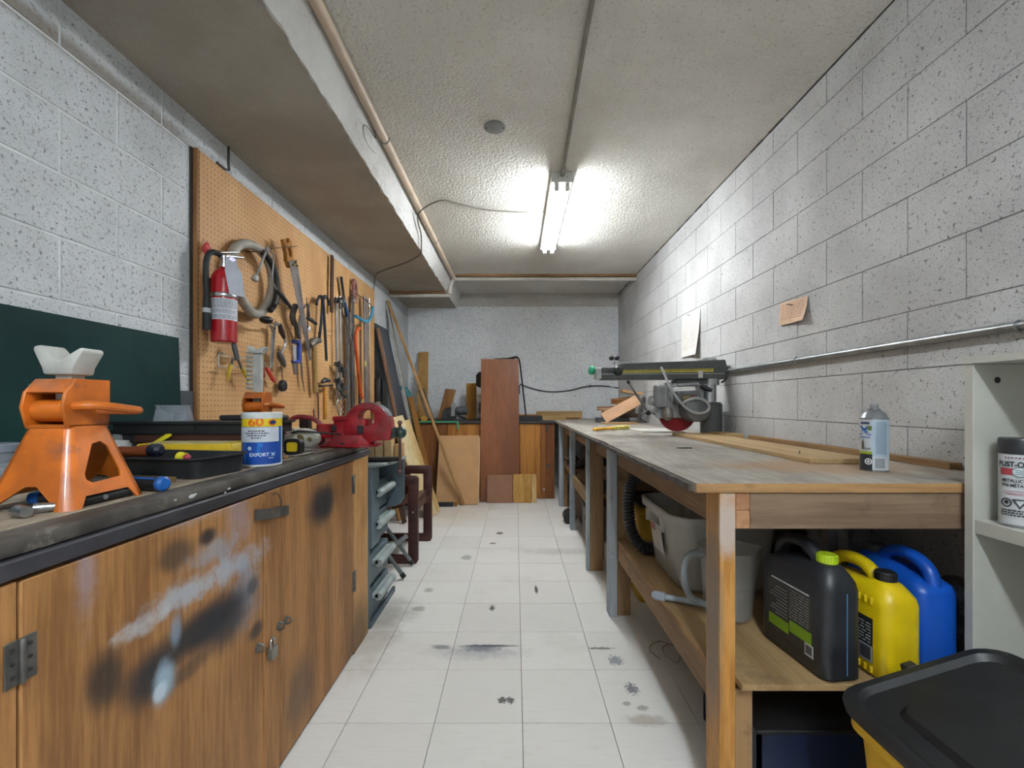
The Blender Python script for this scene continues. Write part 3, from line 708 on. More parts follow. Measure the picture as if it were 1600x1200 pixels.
mb.loft(rgs).build('blade', plain('rusty_blade', '#6f625c', .5, .6, var=.25), t)
mb = MB().tube(spline([G(462, 477, .05), G(457, 495, .045), G(464, 515, .035), G(467, 528, .03)], 6), [.018]*10+[.012]*9, 10)
mb.build('handle', plain('grey_grip', '#5c5a58', .5, .3), t)
MB().tube(spline([G(461, 480, .05), G(468, 476, .06), G(471, 485, .05), G(466, 510, .04)], 6), .009, 8).build('lever', M_STEEL, t)
MB().tube(spline([G(468, 488, .03), G(474, 484, .06), G(477, 476, .07)], 5), .004, 6).build('hook', M_DSTEEL, t)

# ---- bit brace, wrench
t = thing('bit_brace', 'hand brace drill with black mushroom knob hanging on the pegboard', 'hand drill', G(440, 570, .05))
k0 = G(416, 500, .10)
MB().sph(k0, .033, 18, 0, (1, 1.05, .62)).build('knob', M_BLACK, t)
MB().tube(spline([k0, G(428, 506, .08), G(438, 507, .07)], 5), .006, 8).build('crank_top', M_STEEL, t)
MB().tube([G(437, 506, .07), G(440, 518, .07), G(444, 528, .07)], [.011, .017, .010], 12).build('grip', plain('dark_grip', '#3a2622', .4), t)
MB().tube(spline([G(444, 528, .07), G(446, 537, .07), G(441, 548, .06), G(437, 555, .055)], 5), .007, 8).build('crank', M_STEEL, t)
MB().tube([G(436, 549, .055), G(438, 557, .055), G(442, 565, .055), G(445, 573, .055)], [.012, .02, .017, .008], 14).build('chuck', plain('chuck_grey', '#6e6c66', .4, .6), t)
t = thing('long_wrench', 'chrome bar wrench hanging left of the bit brace', 'wrench', G(424, 575, .03))
mb = MB().bar(G(428, 512, .03), G(423, 576, .03), .03, .01, (1, 0, 0)); mb.build('bar', M_STEEL, t, bevel=.003)
MB().bar(G(432, 503, .04), G(427, 516, .035), .018, .014, (1, 0, 0)).bar(G(421, 507, .035), G(427, 517, .035), .014, .012, (1, 0, 0)).build('jaw', M_STEEL, t, bevel=.002)
# ---- wire strippers, wire rack, red screwdriver
t = thing('wire_strippers', 'grey wire strippers with yellow grips below the fire extinguisher', 'pliers', G(370, 597, .05))
mb = MB().bar(G(365, 537, .05), G(371, 562, .05), .034, .008, (1, 0, 0)).bar(G(364, 560, .05), G(361, 575, .05), .014, .007, (1, 0, 0)).bar(G(371, 560, .052), G(378, 576, .052), .014, .007, (1, 0, 0))
mb.build('jaws', plain('grey_tool', '#5d6063', .4, .6), t, bevel=.002)
for a, b, c_ in (((361, 570), (357, 583), (356, 596)), ((377, 572), (382, 583), (389, 596))):
    MB().tube([G(*a, .05), G(*b, .05), G(*c_, .05)], [.008, .010, .006], 10).build('grip', plain('yellow_grip', '#c6a82c', .5), t)
t = thing('wire_rack', 'small white wire tool rack below the fire extinguisher', 'rack', G(360, 575, .01))
mb = MB().tube(spline([G(342, 576, .003), G(341, 558, .003), G(345, 551, .01), G(350, 553, .03)], 5), .004, 6)
for y in (556, 572): mb.tube([G(342, y, .004), G(344, y, .04), G(390, y+4, .04), G(391, y+4, .004)], .0025, 6)
for x in (350, 362, 374): mb.tube([G(x, 557, .005), G(x, 557, .045)], .002, 6)
mb.build('wire_frame', plain('white_wire', '#b9b7b0', .4), t)
t = thing('red_screwdriver', 'screwdriver with red handle hung slanted on the pegboard', 'screwdriver', G(428, 597, .04))
MB().tube([G(409, 560, .03), G(417, 576, .035)], .004, 8).build('shank', M_STEEL, t)
MB().tube([G(416, 574, .035), G(419, 580, .035), G(426, 592, .035), G(429, 597, .035)], [.008, .011, .012, .007], 10).build('handle', plain('red_handle', '#c0392b', .35), t)
t = thing('red_clip', 'small dark red clamp behind the white ratchet bar', 'clamp', G(411, 585, .03))
MB().bar(G(410, 574, .03), G(412, 590, .03), .02, .012, (1, 0, 0)).tube([G(411, 588, .03), G(412, 612, .02)], .003, 6).build('body', plain('dark_red', '#7c1f22', .4), t, bevel=.003)
# ---- black plumb case on a string
t = thing('chalk_line', 'black chalk-line reel hanging from a cord on the pegboard', 'chalk line', G(441, 613, .03))
q = G(442, 603, .035); o_ = [(0, .036), (.02, .028), (.036, .006), (.024, -.02), (.008, -.033), (-.016, -.033), (-.032, -.016), (-.034, .01), (-.02, .028)]
MB().plate(o_, .028, q-Vector((.014, 0, 0)), (0, 1, 0), (0, 0, 1)).build('case', M_BLACK, t, bevel=.006, seg=2)
MB().tube([q+Vector((0, 0, .033)), G(440, 570, .03), G(435, 545, .02)], .0018, 6).tube([q+Vector((0, -.008, .033)), G(436, 545, .02)], .0014, 6).build('cord', M_DSTEEL, t)
# ---- blue grease gun / clamp
t = thing('blue_clamp', 'blue and steel clamp hanging in the middle of the pegboard', 'clamp', G(461, 585, .03))
M_BLUEP = plain('blue_paint', '#2b48a0', .35)
MB().bar(G(467, 535, .085), G(467, 564, .085), .022, .02, (1, 0, 0)).build('back', M_BLUEP, t, bevel=.003)
for y in (534, 565): MB().lathe([(.026, -.01), (.026, .01)], G(462, y, .085), 16).build('jaw', M_BLUEP, t, bevel=.002)
MB().tube([G(459, 539, .085), G(460, 564, .085)], .014, 12).build('screw_body', M_STEEL, t)
MB().tube([G(460, 568, .085), G(461, 585, .085)], [.013, .009], 10).build('spindle', M_STEEL, t)
MB().tube(spline([G(455, 533, .095), G(459, 530, .105), G(466, 533, .105), G(469, 529, .095)], 5), .004, 6).build('handle', M_DSTEEL, t)
# ---- hand drill bits, hammer, pry bars
t = thing('hand_drill', 'small dark hand drill hung right of the saw', 'hand drill', G(483, 515, .03))
MB().bar(G(480, 474, .03), G(483, 500, .03), .018, .014, (1, 0, 0)).tube([G(479, 465, .03), G(481, 517, .03)], .004, 6).build('frame', M_DSTEEL, t, bevel=.002)
MB().tube([G(480, 497, .05), G(486, 500, .06), G(494, 506, .065)], [.010, .014, .011], 10).build('grip', M_BLACK, t)
MB().lathe([(.012, -.02), (.016, 0), (.008, .02)], G(482, 514, .03), 12).build('chuck', M_STEEL, t)
t = thing('ball_hammer', 'old hammer with a long wooden handle and grey head on the pegboard', 'hammer', G(494, 612, .03))
MB().tube([G(484, 540, .05), G(489, 534, .05), G(495, 532, .05), G(500, 533, .05)], [.022, .028, .024, .015], 12).build('head', plain('hammer_grey', '#6c665f', .5, .5, var=.2), t)
MB().tube([G(490, 538, .05), G(491, 570, .04), G(493, 613, .035)], [.014, .017, .019], 10).build('handle', wood('hammer_wood', '#a98a55', '#86683a', 'Z'), t)
MB().tube(spline([G(479, 540, .01), G(479, 546, .05), G(483, 548, .06), G(487, 543, .06)], 5), .004, 6).build('hook', M_DSTEEL, t)
M_PRY = plain('blued_steel', '#34363f', .4, .6, var=.2)
for lab, a, b, c_ in (('short dark pry bar hanging left of its longer twin', (504, 466), (502, 505), (499, 527)), ('longer dark pry bar with a hooked claw on the pegboard', (505, 466), (508, 520), (510, 562))):
    k_ = 0. if 'short' in lab else .035
    t = thing('pry_bar', lab, 'pry bar', G(*c_, .03+k_), group='pry bars on the pegboard')
    MB().tube([G(*a, .04+k_), G(*b, .035+k_), G(*c_, .03+k_)], [.010, .0105, .010], 8).build('shank', M_PRY, t)
    MB().bar(G(c_[0], c_[1]-8, .03+k_), G(c_[0], c_[1]+2, .03+k_), .03, .008, (1, 0, 0)).build('tip', M_PRY, t, bevel=.002)
    sg = -1 if 'short' in lab else 1
    MB().tube(spline([G(a[0], a[1]+3, .04+k_), G(a[0]+sg*3, a[1]-3, .05+k_), G(a[0]+sg*8, a[1]+3, .05+k_), G(a[0]+sg*9, a[1]+11, .045+k_)], 5), [.012]*8+[.009]*8, 8).build('claw', M_PRY, t)
mb = MB()
for y in (517, 525): mb.tube([G(510, y, .004), G(510, y, .05), G(520, y, .05), G(520, y, .004)], .002, 6)
tag(mb.build('wire_bracket', M_DSTEEL, o=G(515, 521, .0)), 'small wire bracket right of the pry bars', 'bracket')
# ---- dark wooden bar, bar clamps, levels, long saws
M_DWOOD = wood('dark_bar', '#4b332a', '#33211b', 'Z', .45)
t = thing('dark_wooden_bar', 'tall dark brown flat bar hanging at the top right of the pegboard', 'bar', G(518, 488, .02))
MB().bar(G(519, 399, .03), G(518, 488, .03), .033, .016, (1, 0, 0)).build('bar', M_DWOOD, t, bevel=.003)
for lab, px, y0, y1 in (('chrome bar clamp hanging nearest the dark bar', 525, 464, 632), ('chrome bar clamp hanging second from the dark bar', 531, 463, 640)):
    t = thing('bar_clamp', lab, 'clamp', G(px+3, y1, .03), group='bar clamps on the pegboard')
    MB().tube([G(px, y0, .035), G(px+2, y1-15, .035)], .011, 10).build('pipe', M_STEEL, t)
    for yy, s in ((y0+4, 1), (y1-64, 1), (y1-38, -1)):
        hd = MB().bar(G(px-2, yy, .04), G(px+9, yy+4, .07), .022, .03, (0, 0, 1)).bar(G(px+5, yy-4, .07), G(px+6, yy+14, .07), .02, .014, (1, 0, 0)).build('clamp_head', M_DSTEEL, t, bevel=.003)
    MB().tube(spline([G(px+1, y1-34, .05), G(px+4, y1-24, .07), G(px+9, y1-20, .08)], 5), .012, 8).build('screw_handle', M_DSTEEL, t)
M_GREYBAR = plain('grey_bar', '#77787b', .4, .6, var=.18)
for lab, nm, px, y0, y1, w, off, mt in (
    ('grey steel straightedge hanging right of the bar clamps', 'straightedge', 543, 490, 648, .05, .03, M_GREYBAR),
    ('grey aluminium level with a yellow sticker on the pegboard', 'level', 570, 463, 636, .055, .05, plain('alu_bar', '#8d8788', .4, .6, var=.15)),
    ('narrow dark steel file hanging by the orange tube', 'file', 561, 584, 640, .025, .03, M_DSTEEL)):
    t = thing(nm, lab, nm, G(px, y1, off))
    lv = MB().bar(G(px, y0, off), G(px+(2 if nm == 'level' else 1), y1, off), w, .018, (1, 0, 0)).build('body', mt, t, bevel=.002)
    if nm == 'level':
        q = G(571, 568, off+.0095); MB().plate(circ(0, 0, .026, 18), .001, q, (0, 1, 0), (0, 0, 1)).build('sticker', plain('sticker_yellow', '#c9bb5c', .5), t)
        MB().bar(G(576, 466, off), G(577, 635, off), .012, .02, (1, 0, 0)).build('edge', M_STEEL, t, bevel=.002)
t = thing('slim_dark_saw', 'slim blue-black saw hanging beside the red-handled saw', 'saw', G(541, 520, .03))
MB().bar(G(533, 432, .03), G(541, 495, .03), .05, .003, (1, 0, 0)).build('blade', M_PRY, t)
MB().tube([G(538, 470, .035), G(544, 498, .035)], [.014, .017], 10).build('handle', plain('blue_handle', '#34557c', .4), t)
t = thing('red_handled_saw', 'long rusty saw with a worn red handle on the pegboard', 'saw', G(552, 640, .02))
MB().bar(G(551, 462, .03), G(553, 640, .02), .06, .002, (1, 0, 0)).build('blade', M_BLADE, t)
MB().plate([(-.04, 0), (.04, .01), (.05, .1), (.035, .2), (-.03, .2), (-.045, .1)], .022, G(552, 473, .02), (0, 1, 0), (0, 0, 1), holes=[circ(.0, .14, .018, 10, .03)]).build('handle', plain('worn_red', '#8d5a55', .5, var=.3, dirt='#a99a8c', dirt_lo=.5), t, bevel=.003)
t = thing('tin_snips', 'grey tin snips hanging in front of the long saw', 'snips', G(550, 540, .06))
MB().tube(spline([G(546, 505, .07), G(549, 520, .07), G(556, 538, .07)], 5), .009, 8).tube(spline([G(550, 505, .07), G(547, 522, .07), G(549, 540, .07)], 5), .009, 8).bar(G(548, 508, .07), G(546, 488, .07), .03, .01, (1, 0, 0)).build('body', plain('snip_grey', '#77706a', .5, .4), t)
t = thing('orange_tube_saw', 'orange tubular bow handle hanging low on the pegboard', 'saw', G(562, 620, .03))
MB().tube(spline([G(562, 513, .11), G(557, 518, .11), G(556, 540, .11), G(560, 580, .10), G(563, 610, .08), G(566, 622, .08)], 6), .014, 10).build('frame', plain('orange_paint', '#c4501c', .4), t)
t = thing('bow_saw', 'blue tubular bow saw hanging at the far end of the pegboard', 'saw', G(575, 505, .04))
MB().tube(spline([G(555, 494, .10), G(561, 497, .10), G(570, 502, .10), G(577, 500, .10), G(581, 490, .10), G(582, 480, .09)], 6), .014, 10).build('frame', plain('teal_blue', '#3c86a6', .4), t)
MB().tube([G(583, 480, .09), G(573, 470, .085), G(557, 459, .075)], .004, 6).build('blade_rod', M_DSTEEL, t)
# ---- small hammer, springs, wrenches low on the board
t = thing('tack_hammer', 'small hammer with yellow handle low on the pegboard', 'hammer', G(508, 655, .03))
MB().tube([G(503, 597, .05), G(508, 594, .05), G(515, 595, .05)], [.012, .02, .012], 10).bar(G(500, 603, .05), G(518, 602, .05), .03, .012, (0, 0, 1)).build('head', M_DSTEEL, t, bevel=.003)
MB().tube([G(507, 602, .05), G(508, 655, .045)], [.012, .015], 10).build('handle', plain('yellow_wood', '#c4862f', .35), t)
t = thing('chain_pull', 'dark rusty chain hanging low on the pegboard', 'chain', G(538, 655, .03))
for k in range(9):
    q = G(536, 615, .04)-Vector((0, 0, .021*k)); MB().tube([q+Vector((.008*math.cos(a) if k % 2 else 0, 0 if k % 2 else .008*math.cos(a), .013*math.sin(a))) for a in [2*PI*j/10 for j in range(10)]], .0035, 6, closed=True).build('link', plain('rust_red', '#5b2f28', .5, .4), t)
t = thing('spring_pliers', 'steel pliers hanging beside the rusty chain', 'pliers', G(528, 650, .03))
MB().bar(G(526, 612, .04), G(530, 625, .04), .03, .01, (1, 0, 0)).tube(spline([G(528, 624, .04), G(526, 634, .04), G(532, 652, .04)], 5), .006, 6).tube(spline([G(530, 624, .04), G(533, 636, .04), G(530, 654, .04)], 5), .006, 6).build('body', M_STEEL, t, bevel=.001)
for k, (px, y0, y1) in enumerate(((497, 608, 655), (490, 640, 656), (549, 560, 655))):
    t = thing('steel_rod', ('thin steel rod low on the pegboard left of the tack hammer', 'short steel pin low on the pegboard below the hammer', 'thin dark rod between the long saws')[k], 'rod', G(px, y1, .02))
    MB().tube([G(px, y0, .02), G(px+1, y1, .02)], .004, 6).build('rod', M_DSTEEL, t)
    MB().tube([G(px, y0, .001), G(px, y0, .03)], .003, 6).build('peg', M_DSTEEL, t)
# ================================================================ THINGS ON THE LEFT WORKTOP
M_ORANGE = plain('worn_orange', '#c2661a', .38, var=.2, nscale=12, dirt='#96583a', dirt_lo=.58, coat=.2)
M_WCHIP = plain('chipped_white', '#b4b4ae', .45, var=.12, dirt='#4a443e', dirt_lo=.66)
def jack_stand(label, loc, ext, rotz, long_bar):
    t = thing('jack_stand', label, 'jack stand', loc, rotz, 'orange jack stands', world=False)
    hb, ht, zc, ch, ct_ = .082, .040, .147, .020, .010
    mb = MB()
    for k in range(4):
        Rm = Matrix.Rotation(PI/2*k, 4, 'Z')
        sl = math.hypot(zc, hb-ht); v = Vector((-(hb-ht), 0, zc))/sl; u = Vector((0, 1, 0))
        wb, wt_ = hb-ch, ht-ct_
        low = [(-wb, 0), (-wb*.93, 0), (-wb*.72, .022), (wb*.72, .022), (wb*.93, 0), (wb, 0), (wt_, sl), (-wt_, sl)] if k % 2 == 0 else \
              [(-wb, 0), (-wb*.9, 0), (-wb*.75, .014), (-.008, .044), (.012, .044), (wb*.75, .014), (wb*.9, 0), (wb, 0), (wt_, sl), (-wt_, sl)]
        hole = [[(-.034, .048), (.026, .044), (.036, .052), (.036, .062), (.006, .118), (-.012, .122), (-.024, .112), (-.036, .062)]] if k % 2 == 0 else []
        hole = [[(-x if k == 0 else x, y) for x, y in hole[0]]] if hole else []
        q = MB().plate(low, -.0035, (hb, 0, 0), u, v, holes=hole); q.tf(Rm); mb.add(q.v, q.f)
        rgs = []
        for z, h, c_ in ((0, hb, ch), (zc, ht, ct_)):
            a_, b_ = Vector((h, h-c_, z)), Vector((h-c_, h, z)); inn = Vector((-.0025, -.0025, 0)); m_ = (a_+b_)/2+Vector((c_*.22, c_*.22, 0))
            rgs.append([Rm @ x for x in (a_, m_, b_, b_+inn, m_+inn, a_+inn)])
        mb.loft(rgs)
    mb.build('base', M_ORANGE, t, local=True, ang=50)
    # collar: two cheeks, top block, rear plate
    cheek = [(-.043, 0), (.040, 0), (.043, .02), (.043, .09), (-.024, .09), (-.046, .064), (-.052, .036)]
    mb = MB()
    for x in (.034, -.040): mb.plate(cheek, .006, (x, 0, zc), (0, 1, 0), (0, 0, 1))
    mb.box(-.038, .036, .030, .036, zc, zc+.09)
    mb.plate([(-.030, .062), (.04, .062), (.04, .09), (-.024, .09), (-.045, .064)], .072, (-.036, 0, zc), (0, 1, 0), (0, 0, 1))
    mb.box(-.040, .040, -.042, .040, zc-.003, zc+.004)
    col = mb.build('collar', M_ORANGE, t, local=True, bevel=.0012)
    MB().cyl((-.033, -.020, zc+.030), (.033, -.020, zc+.030), .021, n=18).build('pawl', M_ORANGE, t, local=True)
    mb = MB().tube(spline([(.035, -.030, zc+.038), (.060, -.020, zc+.040), (.075, .015, zc+.036), (.075, .062, zc+.030), (.066, .076, zc+.029), (.054, .066, zc+.029), (.046, .03, zc+.030), (.036, .016, zc+.03)], 6), .0085, 10)
    mb.build('lever', M_ORANGE, t, local=True)
    # ratchet bar and saddle
    zt = zc+.09; mb = MB().box(-.015, .015, -.012, .016, zt-.08, zt+ext)
    if long_bar:
        for k in range(9): mb.plate([(0, 0), (.009, .004), (.009, .010), (0, .014)], .026, (-.013, -.012, zt+.012+.0185*k), (0, -1, 0), (0, 0, 1))
    br = mb.build('ratchet_bar', M_WCHIP, t, local=True, bevel=.001)
    zs = zt+ext
    sad = [(-.045, .050), (-.046, .042), (-.030, .008), (-.027, -.004), (.027, -.004), (.030, .010), (.048, .040), (.044, .048), (.014, .030), (.004, .022), (-.010, .030), (-.030, .052)]
    if long_bar: sad = [(x*.8, y*.55) for x, y in sad]
    MB().plate(sad, .046, (-.0, .023, zs), (1, 0, 0), (0, 0, 1)).build('saddle', M_WCHIP, t, local=True, bevel=.004, seg=2)
    return t
jack_stand('large orange jack stand with a chipped white saddle in the near left corner', (-.862, .853, ZL), .012, 0.0, False)
jack_stand('far orange jack stand with a long white ratchet bar behind the tobacco tub', (-1.085, 1.86, ZL), .165, .1, True)

# tobacco tub with wrapped label
tc = Vector((-.787, 1.372, ZL)); r = .0545; va = math.atan2(-tc.y, -tc.x)
tub = thing('tobacco_tub', 'round tobacco tub with a blue, white and yellow label on the left worktop', 'tub', tc)
bd = MB().lathe([(r*.95, 0), (r, .004), (r, .148), (r*1.0, .150)], tc, 40).build('body', plain('tub_blue', '#1d56a8', .35, var=.05), tub)
MB().lathe([(r*1.03, .1445), (r*1.035, .146), (r*1.035, .160), (r*.99, .163), (0, .163)], tc, 40).build('lid', plain('tub_white', '#cfd3d4', .4, var=.04), tub)
MB().lathe([(r*1.0, .0), (r*1.015, .001), (r*1.015, .006), (r*1.0, .007)], tc, 40).build('base_rim', plain('tub_white', '#cfd3d4', .4), tub)
def P_(a0, a1, z0, z1, rr=.0006, nm='label', mt=None):
    m = MB(); wrap_patch(m, tc, r+rr, va+a0, va+a1, z0, z1); return sub(nm, m, mt, bd)
P_(-1.7, 1.7, .120, .1455, .0006, 'yellow_band', plain('tub_yellow', '#e0c51c', .4, var=.03))
P_(-1.7, .95, .074, .119, .0008, 'white_panel', plain('tub_panel', '#c5cbd6', .45, var=.03))
P_(-1.7, 1.15, .007, .073, .0007, 'blue_panel', plain('tub_dblue', '#15479c', .4, var=.03))
P_(1.15, 1.7, .007, .119, .0007, 'pale_panel', plain('tub_pale', '#9dbbd6', .45, var=.03))
m = MB().add([tc+Vector(((r+.0012)*math.cos(va+a), (r+.0012)*math.sin(va+a), z)) for a, z in ((-.95, .008), (-.55, .008), (-.25, .03), (.05, .068), (-.2, .073), (-.95, .073))], [(0, 1, 2, 5), (2, 3, 4, 5)])
sub('blue_swash', m, plain('tub_swash', '#2d78cc', .4), bd)
wh = plain('print_white', '#dfe3e6', .5); ik = plain('print_black', '#26292e', .6); og = plain('print_orange', '#dd6a1c', .5)
m = MB(); wrap_text(m, "EXPORT 'A'", .0145, tc, r+.0016, va+.02, .036, bold=.0003, sx=1.0); sub('brand_lettering', m, wh, bd)
m = MB(); wrap_patch(m, tc, r+.0016, va+.32, va+.40, .0245, .0275); wrap_patch(m, tc, r+.0016, va+.415, va+.56, .0245, .0268); sub('small_print', m, wh, bd)
m = MB(); wrap_text(m, '60', .034, tc, r+.0014, va-.32, .1335, bold=.0009, sx=1.3)
m.v = [Vector((v.x, v.y, min(max(v.z, ZL+.1205), ZL+.145))) for v in m.v]; sub('numeral', m, og, bd)
for a_, c_ in ((.50, og), (.52, plain('print_navy', '#23386a', .5))):
    q = tc+Vector(((r+.0014 if c_ is og else r+.002)*math.cos(va+a_), (r+.0014 if c_ is og else r+.002)*math.sin(va+a_), .133)); tn = Vector((-math.sin(va+a_), math.cos(va+a_), 0))
    sub('emblem', MB().plate(circ(0, 0, .012 if c_ is og else .0095, 16, .009 if c_ is og else .006), .0004, q, tn, (0, 0, 1)), c_, bd)
m = MB()
for z, w in ((.106, .42), (.099, .62), (.092, .46), (.085, .24)):
    a = -.3-w
    while a < -.3+w:
        d = random.uniform(.06, .16); wrap_patch(m, tc, r+.0014, va+a, va+min(a+d, -.3+w), z, z+.0032, 0, 2); a += d+.035
sub('warning_print', m, ik, bd)
q = tc+Vector(((r+.0014)*math.cos(va-.62), (r+.0014)*math.sin(va-.62), .056)); sub('seal', MB().plate(circ(0, 0, .006, 12), .0004, q, (-math.sin(va-.62), math.cos(va-.62), 0), (0, 0, 1)), plain('seal_grey', '#b9c3cf', .5), bd)

# black paint tray with tools in it
M_TRAY = plain('tray_black', '#24262a', .42, var=.15, dirt='#5e5e5c', dirt_lo=.66)
A_ = Vector((-.785, 1.083, ZL)); ux = Vector((-.985, .17, 0)).normalized(); uy = Vector((-.17*.9, .985, 0)).normalized()
tr = thing('paint_tray', 'black plastic paint tray lying between the jack stand and the tobacco tub', 'tray', A_, math.atan2(-ux.y, -ux.x), world=False)
L_, D_ = .40, .185; rg_ = lambda i, z: [Vector((x-L_/2, y+D_/2, z)) for x, y in rrect(L_-2*i, D_-2*i, max(.035-i, .006), 5)]
mb = MB().loft([rg_(.014, .002), rg_(.006, .046), rg_(-.004, .050), rg_(-.004, .053), rg_(.004, .053), rg_(.026, .016)], cap0=True, cap1=True)
mb.build('pan', M_TRAY, tr, local=True)
def tl(x, y, z): return A_+(tr.rotation_euler.to_matrix() @ Vector((x, y, z)))
t = thing('brown_handle_tool', 'tool with a shaped brown wooden handle and black end cap resting in the tray', 'tool', tl(-.24, .05, .05))
a_, b_ = tl(-.325, .045, .056), tl(-.185, .055, .066); dv = (b_-a_)
MB().tube([a_, a_+dv*.12, a_+dv*.35, a_+dv*.6, a_+dv*.85, b_], [.008, .015, .017, .014, .017, .016], 14).build('handle', wood('red_brown', '#9c5630', '#74391c', 'X', .4), t)
MB().tube([b_-dv*.05, b_, b_+dv*.12, b_+dv*.17], [.0165, .018, .017, .009], 14).build('end_cap', plain('navy_cap', '#1d2230', .25), t)
MB().bar(a_, a_-dv*.5+Vector((0, 0, .012)), .022, .004).build('blade', M_DSTEEL, t)
t = thing('yellow_stub', 'small pen with yellow and pink end lying in the paint tray', 'stub', tl(-.09, .04, .02))  # unidentified small yellow and pink thing, drawn as a capped stub
MB().cyl(tl(-.10, .05, .052), tl(-.082, .05, .049), .013, n=12).build('yellow_end', plain('yellow_p', '#d8cf2a', .4), t); MB().sph(tl(-.076, .05, .05), .009, 10).build('pink_end', plain('pink_p', '#b03a55', .4), t)
MB().cyl(tl(-.10, .05, .05), tl(-.2, .07, .022), .005, n=8).build('shaft', M_BLACK, t)
# wood scrap under tray, blue screwdriver, black bar, sockets
tag(MB().bar(Vector((-.98, 1.095, ZL+.006)), Vector((-.83, 1.064, ZL+.006)), .028, .012).build('wood_scrap', wood('scrap', '#8a7040', '#6d5630', 'X'), o=(-.85, 1.06, ZL), bevel=.001), 'flat strip of wood lying under the front of the paint tray', 'wood')
t = thing('blue_screwdriver', 'screwdriver with a black and bright blue handle lying behind the jack stand', 'screwdriver', PZ(240, 763, ZL))
b_ = PZ(256, 768, ZL)+Vector((0, 0, .0165)); a_ = b_+Vector((-.13, .03, 0)); dv = b_-a_
MB().tube([a_, a_+dv*.1, a_+dv*.5, b_-dv*.04], [.010, .015, .0155, .016], 14).build('handle', M_BLACK, t)
MB().tube([b_-dv*.06, b_, b_+dv*.03], [.0162, .016, .011], 14).build('blue_end', plain('blue_grip', '#1f5fae', .35), t)
mb = MB()
for k in range(3): mb.bar(a_+dv*.22+Vector((.003*k, -.012+.004*k, .0125-.005*k)), b_-dv*.1+Vector((0, -.012+.004*k, .0125-.005*k)), .004, .003)
mb.build('blue_stripe', plain('blue_grip', '#1f5fae', .35), t)
MB().tube([a_, a_-dv*.9], .0035, 8).build('shank', M_STEEL, t)
t = thing('rubber_bar', 'black rubber-gripped bar lying under the near jack stand', 'tool', PZ(170, 795, ZL))
MB().tube([(-.80, .815, ZL+.0105), (-.795, .91, ZL+.0105)], .010, 12).tube([(-.80, .80, ZL+.0105), (-.80, .815, ZL+.0105)], [.006, .010], 12).build('grip', M_RUBBER, t)
t = thing('ratchet_wrench', 'socket ratchet with blue handle and steel head beside the near jack stand', 'ratchet', (-.93, .80, ZL))
a_ = PZ(30, 797, ZL)+Vector((0, .04, .014)); b_ = a_+Vector((.07, .02, 0))
MB().tube([a_, b_], [.014, .013], 12).build('handle', M_BLACK, t); MB().tube([a_-Vector((.018, .004, 0)), a_], [.011, .014], 12).build('blue_end', plain('blue_grip', '#1f5fae', .35), t)
MB().tube([b_, b_+Vector((.03, 0, -.003))], .005, 8).build('shank', M_STEEL, t)
for k, (px, py, rr) in enumerate(((34, 809, .0105), (70, 801, .009))):
    q = PZ(px, py, ZL); d = Vector((.8, -.3, 0)) if k == 0 else Vector((.7, .5, 0)); d.normalize()
    m = MB().lathe([(rr*.6, -.014), (rr, -.013), (rr, .0), (rr*.85, .004), (rr*.85, .014), (rr*.5, .014)], q+Vector((0, 0, rr)), 14, axis=d)
    tag(m.build('socket', M_STEEL, o=q), ('steel wrench socket lying at the worktop edge by the near jack stand', 'smaller steel socket under the near jack stand')[k], 'socket', 'wrench sockets')
for k, (x, y, a) in enumerate(((-1.0, .74, .4), (-.95, .72, .9), (-1.03, .80, .1))):
    d = Vector((math.cos(a), math.sin(a), 0)); q = Vector((x, y, ZL+.005)); m = MB().bar(q-d*.06, q+d*.06, .009, .005)
    m.lathe([(.012, -.003), (.012, .003)], q+d*.06, 12).lathe([(.010, -.003), (.010, .003)], q-d*.06, 12)
    tag(m.build('spanner', M_DSTEEL, o=q, bevel=.001), ('dark spanner lying left of the near jack stand', 'dark spanner lying in front of the jack stand foot', 'dark spanner lying against the plastic jar')[k], 'wrench', 'loose spanners')
# plastic jar at the left edge
q = Vector((-1.075, .90, ZL)); t = thing('plastic_jar', 'clear ribbed plastic jar at the left edge of the worktop', 'jar', q)
M_CLEAR = plain('clear_plastic', '#aab2bb', .2, var=.05, alpha=.45)
MB().lathe([(.0, 0), (.04, .0), (.043, .006), (.043, .03), (.041, .034), (.043, .038), (.043, .066), (.041, .07), (.043, .074), (.043, .1), (.04, .1), (.04, .008)], q, 24).build('jar_wall', M_CLEAR, t)
MB().lathe([(.045, .092), (.045, .106), (.043, .108), (0, .108)], q, 24).build('lid', plain('lid_pale', '#8b95a3', .35, alpha=.8), t)

# coil of white strip
q = Vector((-1.305, 1.39, ZL)); t = thing('white_strip_coil', 'loose coil of wide white edging strip by the chalkboard', 'coil', q)
M_WST = plain('white_strip', '#b4b8b8', .45, var=.06)
for k in range(7):
    rr = .092-.005*k; tilt = .25*math.sin(k*1.9); z0 = .002+.008*k; n = 40; vs = []
    for i in range(n):
        a = 2*PI*i/n; zz = z0+.022*(1+math.sin(a+k))*tilt+.012
        for dr, dz in ((0, 0), (0, .028), (-.0015, .028), (-.0015, 0)): vs.append(q+Vector(((rr+dr)*math.cos(a)*1.05, (rr+dr)*math.sin(a), max(.0005, zz-.012)+dz)))
    MB().add(vs, [(i*4+j, i*4+(j+1) % 4, ((i+1) % n)*4+(j+1) % 4, ((i+1) % n)*4+j) for i in range(n) for j in range(4)]).build('turn', M_WST, t)

